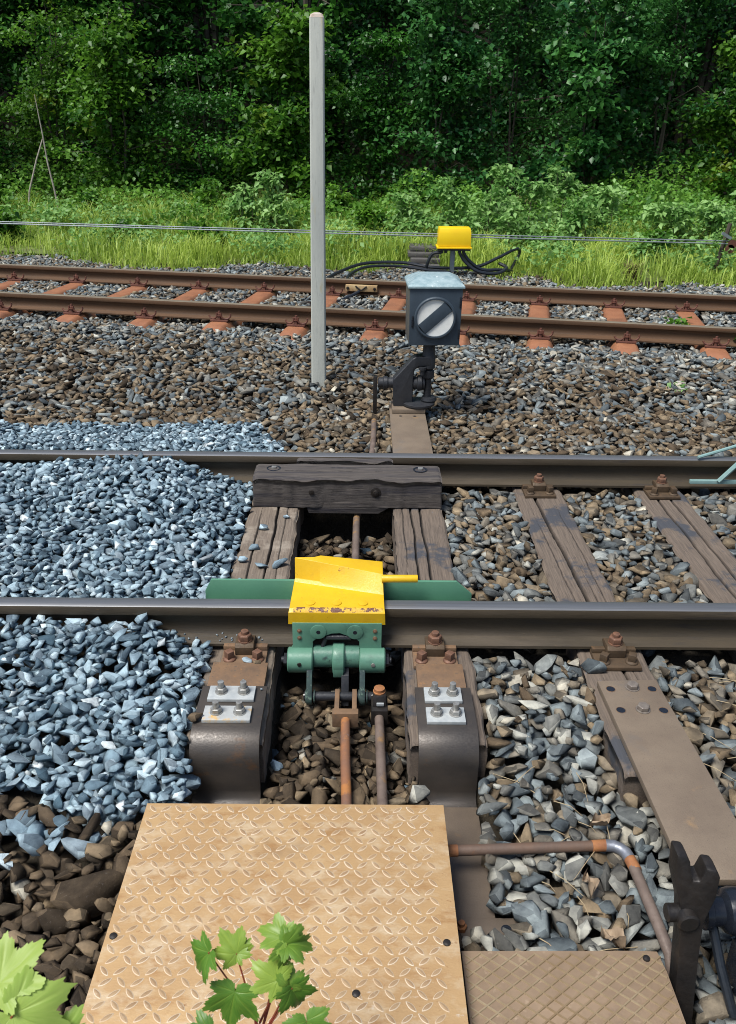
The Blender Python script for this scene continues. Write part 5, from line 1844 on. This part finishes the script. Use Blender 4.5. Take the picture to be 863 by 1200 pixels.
# grass verge
g = np.random.default_rng(31)
N = 95000
x_ = g.uniform(-10, 10.5, N)
y_ = verge_y(x_) - 0.15 + 5.2 * g.random(N) ** 1.1
dens = 0.45 + 0.6 * vnoise(x_, y_, 0.7, 21)
k_ = (g.random(N) < dens + 0.25) & (np.abs(x_) < 0.66 * y_) & ~((x_ < -3.3) & (x_ > -5.2) & (np.abs(y_ - 12.4) < 0.35) & (g.random(N) < 0.5))
x_, y_ = x_[k_], y_[k_]
N = len(x_)
z_ = ground_z(x_, y_) - 0.02
H = g.uniform(0.18, 0.52, N) * (0.8 + 0.5 * vnoise(x_, y_, 0.55, 22)) * np.clip((y_ - verge_y(x_) + 0.45) / 0.8, 0.35, 1)
az = g.uniform(0, 6.283, N)
lean = g.uniform(0.25, 0.95, N)
wd = g.uniform(0.004, 0.009, N)
dx, dy = np.cos(az), np.sin(az)
P0 = np.stack([x_, y_, z_], -1)
sd = np.stack([-dy, dx, 0 * dx], -1) * wd[:, None]
P1 = P0 + np.stack([dx * lean * H * 0.3, dy * lean * H * 0.3, H * 0.6], -1)
P2 = P0 + np.stack([dx * lean * H, dy * lean * H, H * (1 - 0.35 * lean)], -1)
V = np.stack([P0 - sd, P0 + sd, P1 - sd * 0.8, P1 + sd * 0.8, P2], 1).reshape(-1, 3)
b_ = np.arange(N)[:, None] * 5
F = np.concatenate([b_ + np.array([[0, 1, 3]]), b_ + np.array([[0, 3, 2]]), b_ + np.array([[2, 3, 4]])])
T = np.repeat(np.clip(g.normal(0.5 + 0.4 * vnoise(x_, y_, 0.8, 23), 0.24), 0, 1), 5)
o = raw_mesh('grass', V, F, MT['grass'], {'tone': T})
tag(o, 'bright green grass of the verge beyond the far track', kind='stuff')
vx, vt = np.linspace(-14, 15, 90), np.linspace(0, 1, 40)
VX, VT = np.meshgrid(vx, vt)
VY = verge_y(VX) + 0.35 + 9.5 * VT
vi = np.arange(VX.size).reshape(VX.shape)
vq = np.stack([vi[:-1, :-1], vi[:-1, 1:], vi[1:, 1:], vi[1:, :-1]], -1).reshape(-1, 4)
MT['turf'] = M('mossy_turf', (0.15, 0.2, 0.04), (0.09, 0.12, 0.03), 0.95, 0, 3, bump=0.6, bscale=30, spots=((5, (0.09, 0.07, 0.045), 0.5, 0.66),))
tag(raw_mesh('grass_verge', np.stack([VX, VY, ground_z(VX, VY) + 0.012], -1).reshape(-1, 3), None, MT['turf'], smooth=True, quads=vq), 'mossy turf of the verge under the grass', kind='structure')
g = np.random.default_rng(58)
CC = []
for k in range(130):
    x_ = g.uniform(-9, 9.5)
    y_ = float(verge_y(np.array([x_]))[0]) + g.uniform(0.5, 3.6)
    h_ = g.uniform(0.18, 0.5) * (1.25 if x_ > 0.8 and y_ > 12 else 1)
    n = int(70 + 160 * h_)
    CC.append(np.stack([x_ + g.normal(0, 0.2, n), y_ + g.normal(0, 0.18, n), ground_z(np.full(n, x_), np.full(n, y_)) + h_ * g.random(n) ** 0.7], -1))
CC = np.concatenate(CC)
V, F, T = leaves(CC, 0.075, g, 0.45, np.clip(g.normal(0.5, 0.25, len(CC)), 0, 1), 0.36)
tag(raw_mesh('verge_weeds', V, F, MT['leaf_weed'], {'tone': T}), 'low broad leaved weeds mixed through the grass', kind='stuff')
# low ground cover under the shrubs
N = 60000
x_ = g.uniform(-11, 11.5, N)
y_ = verge_y(x_) + 2.3 + 3.6 * g.random(N) ** 0.8
z_ = ground_z(x_, y_) + g.random(N) * np.clip(0.25 + 0.55 * vnoise(x_, y_, 0.9, 41) + 0.15 * (y_ - verge_y(x_) - 2.6), 0.06, 1.1)
V, F, T = leaves(np.stack([x_, y_, z_], -1), 0.08, g, 0.5, np.clip(g.normal(0.4, 0.25, N), 0, 1))
o = raw_mesh('undergrowth', V, F, MT['leaf_low'], {'tone': T})
tag(o, 'low leafy undergrowth along the foot of the shrubs', kind='stuff')


def tuft(name, x, y, z, n, h, mat, label, seed, wid=0.004, nleaf=False):
    g = np.random.default_rng(seed)
    if nleaf:
        C = np.array((x, y, z)) + g.normal(0, 1, (n, 3)) * np.array((h * 0.5, h * 0.5, h * 0.25)) + np.array((0, 0, h * 0.4))
        V, F, T = leaves(C, h * 0.5, g, 0.5)
    else:
        V, F, T = [], [], []
        for k in range(n):
            a = g.uniform(0, 6.283)
            l = h * g.uniform(0.6, 1.1)
            p = np.array((x + g.normal(0, h * 0.15), y + g.normal(0, h * 0.15), z))
            d = np.array((math.cos(a), math.sin(a), 0))
            sd = np.array((-d[1], d[0], 0)) * wid
            q = p + d * l * 0.25 + np.array((0, 0, l * 0.6))
            r_ = p + d * l * 0.6 + np.array((0, 0, l * 0.8))
            b = len(V)
            V += [p - sd, p + sd, q - sd * .8, q + sd * .8, r_]
            F += [(b, b + 1, b + 3), (b, b + 3, b + 2), (b + 2, b + 3, b + 4)]
            T += [g.random()] * 5
    o = raw_mesh(name, np.array(V), np.array(F), mat, {'tone': np.array(T)})
    return tag(o, label, 'plant')


tuft('dry_grass_tuft', 3.33, 10.75, -0.03, 160, 0.26, MT['grass_dry'], 'brown withered grass tuft at the edge of the stones on the right', 61)
tuft('green_seedling', 2.29, 5.92, 0.0, 24, 0.07, MT['leaf_weed'], 'tiny light green seedling alone in the stones on the right', 62, nleaf=True)
tuft('moss_tuft', 2.98, 8.0, -0.02, 60, 0.12, MT['leaf_mid'], 'small green tuft between the two rusty rails on the right', 63, nleaf=True)
tuft('moss_tuft', 3.3, 7.0, 0.0, 60, 0.13, MT['leaf_mid'], 'dark green tuft at the right edge below the rusty rail', 65, nleaf=True)
tuft('green_seedling', -0.74, 1.60, -0.12, 10, 0.05, MT['grass'], 'tiny green shoot beside the brown boulder', 64, wid=0.0015)

# ------------------------------------------------------------------ maple seedlings in front
MT['maple'] = leaf_mat('maple_leaf_green', (0.045, 0.17, 0.02), (0.3, 0.42, 0.06), 0.3, 0.42, spec=0.5)
MT['maple_pale'] = leaf_mat('maple_leaf_pale', (0.2, 0.38, 0.045), (0.42, 0.54, 0.13), 0.35, 0.45)


def maple_leaf(parent, base, direction, normal, size, mat, seed, pale=0.0, curl=0.25):
    """five-lobed toothed blade with veins, folded along the midrib"""
    g = np.random.default_rng(seed)
    lobes = [(90, 1.0, 26), (42, 0.9, 25), (138, 0.9, 25), (-12, 0.66, 24), (192, 0.66, 24)]
    na = 150
    ths = np.radians(np.linspace(-80, 260, na))
    rad = np.full(na, 0.4)
    vein = np.zeros(na)
    for d_, L_, w_ in lobes:
        dd = np.abs((np.degrees(ths) - d_))
        rr = L_ * np.clip(1 - dd / (w_ * 1.75), 0, 1) ** 0.62
        rad = np.maximum(rad, rr * 0.98)
        vein = np.maximum(vein, np.clip(1 - dd / 4.0, 0, 1))
    rad *= np.clip((np.minimum(ths + R(80), R(260) - ths)) / R(38), 0.25, 1) ** 0.5
    rad *= 1 + 0.06 * np.sign(np.sin(ths * 31 + g.uniform(0, 6))) * np.abs(np.sin(ths * 31)) + g.normal(0, 0.018, na)
    fr = np.array([0.0, 0.22, 0.45, 0.68, 0.86, 1.0])
    RR = np.maximum(fr[:, None] * rad[None], 0.0)
    Xl, Yl = RR * np.cos(ths), RR * np.sin(ths)
    Zl = curl * np.abs(Xl) * 0.55 - curl * 0.9 * np.clip(Yl, 0, 2) ** 2 - 0.35 * curl * Xl ** 2 + 0.025 * np.sin(9 * Xl + g.uniform(0, 6)) + 0.02 * np.sin(8 * Yl + g.uniform(0, 6))
    Zl += 0.05 * (1 - vein[None]) * fr[:, None] * (1 - fr[:, None])
    T = np.clip(pale + 0.06 * g.normal(0, 1, RR.shape) + 0.5 * vein[None] * (1 - 0.6 * fr[:, None]) * (1 - pale) + 0.3 * (fr[:, None] > 0.95) * (1 - pale) * g.random(RR.shape), 0, 1)
    d = Vector(direction).normalized()
    nrm = Vector(normal)
    s_ = d.cross(nrm).normalized()
    nrm = s_.cross(d)
    B = Vector(base)
    off = np.array(world_of(parent))
    V = (np.array(B)[None] + size * (Xl.reshape(-1, 1) * np.array(s_) + Yl.reshape(-1, 1) * np.array(d) + Zl.reshape(-1, 1) * np.array(nrm))) - off
    nf = len(fr)
    Q_ = [(i * na + j, i * na + j + 1, (i + 1) * na + j + 1, (i + 1) * na + j) for i in range(nf - 1) for j in range(na - 1)]
    return raw_mesh('leaf', V, None, mat, {'tone': T.ravel()}, smooth=True, parent=parent, quads=np.array(Q_))


gz0 = -0.2
t = thing('maple_seedling', (-0.16, 0.86, gz0), 'young maple seedling with red stems growing up in front of the tan plate', 'seedling')
root, node = Vector((-0.16, 0.86, gz0)), Vector((-0.172, 0.95, 0.42))
mb = MB()
mb.tube([root, root.lerp(node, 0.5) + Vector((0.01, 0, 0)), node], [0.006, 0.004, 0.003], 8)
mb.build('stem', MT['red_stem'], t)
#        petiole start, leaf base, direction, normal, size, paleness
LV = [((-0.172, 0.95, 0.44), (-0.197, 0.95, 0.490), (-0.15, -0.35, -0.75), (0.0, -0.75, 0.5), 0.066, 0.12, 0.3),
      ((-0.172, 0.95, 0.43), (-0.232, 0.97, 0.560), (-0.65, -0.1, -0.75), (-0.45, -0.5, 0.7), 0.052, 0.1, 0.45),
      ((-0.172, 0.95, 0.43), (-0.196, 0.98, 0.545), (-0.5, 0.3, 0.6), (0.1, -0.8, 0.6), 0.046, 0.62, 0.2),
      ((-0.172, 0.95, 0.43), (-0.196, 0.98, 0.544), (0.6, 0.3, 0.6), (-0.1, -0.75, 0.7), 0.03, 0.5, 0.3),
      ((-0.16, 0.95, 0.40), (-0.132, 0.99, 0.572), (-0.7, 0.25, 0.2), (0.1, -0.35, 0.9), 0.044, 0.45, 0.5),
      ((-0.16, 0.95, 0.40), (-0.128, 0.98, 0.568), (0.55, 0.0, -0.75), (0.3, -0.7, 0.4), 0.052, 0.3, 0.6),
      ((-0.16, 0.95, 0.40), (-0.126, 0.98, 0.568), (0.9, 0.1, -0.05), (0.1, -0.3, 0.9), 0.045, 0.25, 0.7),
      ((-0.165, 0.95, 0.41), (-0.137, 0.95, 0.520), (-0.5, 0.1, 0.3), (0.05, -0.8, 0.6), 0.05, 0.75, 0.3),
      ((-0.165, 0.94, 0.38), (-0.118, 0.95, 0.500), (0.35, -0.2, -0.85), (0.35, -0.85, 0.3), 0.05, 0.1, 0.5),
      ((-0.165, 0.94, 0.38), (-0.122, 0.95, 0.505), (0.1, 0.3, 0.8), (0.4, -0.8, 0.3), 0.036, 0.3, 0.5),
      ((-0.17, 0.94, 0.38), (-0.098, 0.93, 0.445), (0.25, -0.5, -0.7), (0.1, -0.7, 0.7), 0.062, 0.15, 0.35),
      ((-0.18, 0.94, 0.38), (-0.232, 0.93, 0.415), (-0.6, -0.5, -0.5), (-0.2, -0.6, 0.8), 0.06, 0.05, 0.35),
      ((-0.17, 0.94, 0.38), (-0.15, 0.93, 0.40), (0.1, -0.6, -0.7), (0.0, -0.7, 0.7), 0.05, 0.05, 0.3)]
for k, (a, b, d, nrm, s_, pale, crl) in enumerate(LV):
    b = (-0.168 + 1.22 * (b[0] + 0.168), b[1], b[2] - 0.03)
    a = (a[0], a[1], a[2] - 0.03)
    s_ *= 1.08
    lf = maple_leaf(t, b, d, nrm, s_, MT['maple'], 40 + k, min(0.8, pale + 0.12), crl)
    if pale > 0.5:
        lf['label'] = 'yellowing pale green leaf'
    mb = MB()
    a, b = Vector(a), Vector(b)
    mb.tube([a, a.lerp(b, 0.5) + Vector((0.0, 0.0, -0.004)), b], [0.0022, 0.0017, 0.0013], 6)
    mb.build('leaf_stalk', MT['red_stem'], t)
t = thing('maple_seedling', (-0.50, 0.60, gz0), 'blurred pale maple leaves poking in at the lower left corner', 'seedling')
mb = MB()
mb.tube([(-0.5, 0.6, gz0), (-0.49, 0.65, 0.3), (-0.5, 0.72, 0.63)], [0.007, 0.005, 0.003], 8)
mb.build('stem', MT['red_stem'], t)
for k, (b, d, nrm, s_, pale) in enumerate((((-0.455, 0.74, 0.708), (0.8, -0.1, -0.42), (0.15, -0.6, 0.8), 0.092, 0.6), ((-0.48, 0.77, 0.728), (0.5, 0.5, 0.3), (-0.1, -0.5, 0.85), 0.072, 0.7),
                                         ((-0.43, 0.72, 0.655), (0.75, -0.2, -0.3), (0.1, -0.6, 0.8), 0.072, 0.45), ((-0.405, 0.74, 0.655), (0.85, 0.2, -0.05), (-0.1, -0.7, 0.7), 0.058, 0.4))):
    maple_leaf(t, b, d, nrm, s_, MT['maple_pale'], 70 + k, pale, 0.2)
    mb = MB()
    a = Vector((-0.5, 0.72, 0.63))
    mb.tube([a, Vector(b)], [0.0022, 0.0015], 6)
    mb.build('leaf_stalk', MT['red_stem'], t)
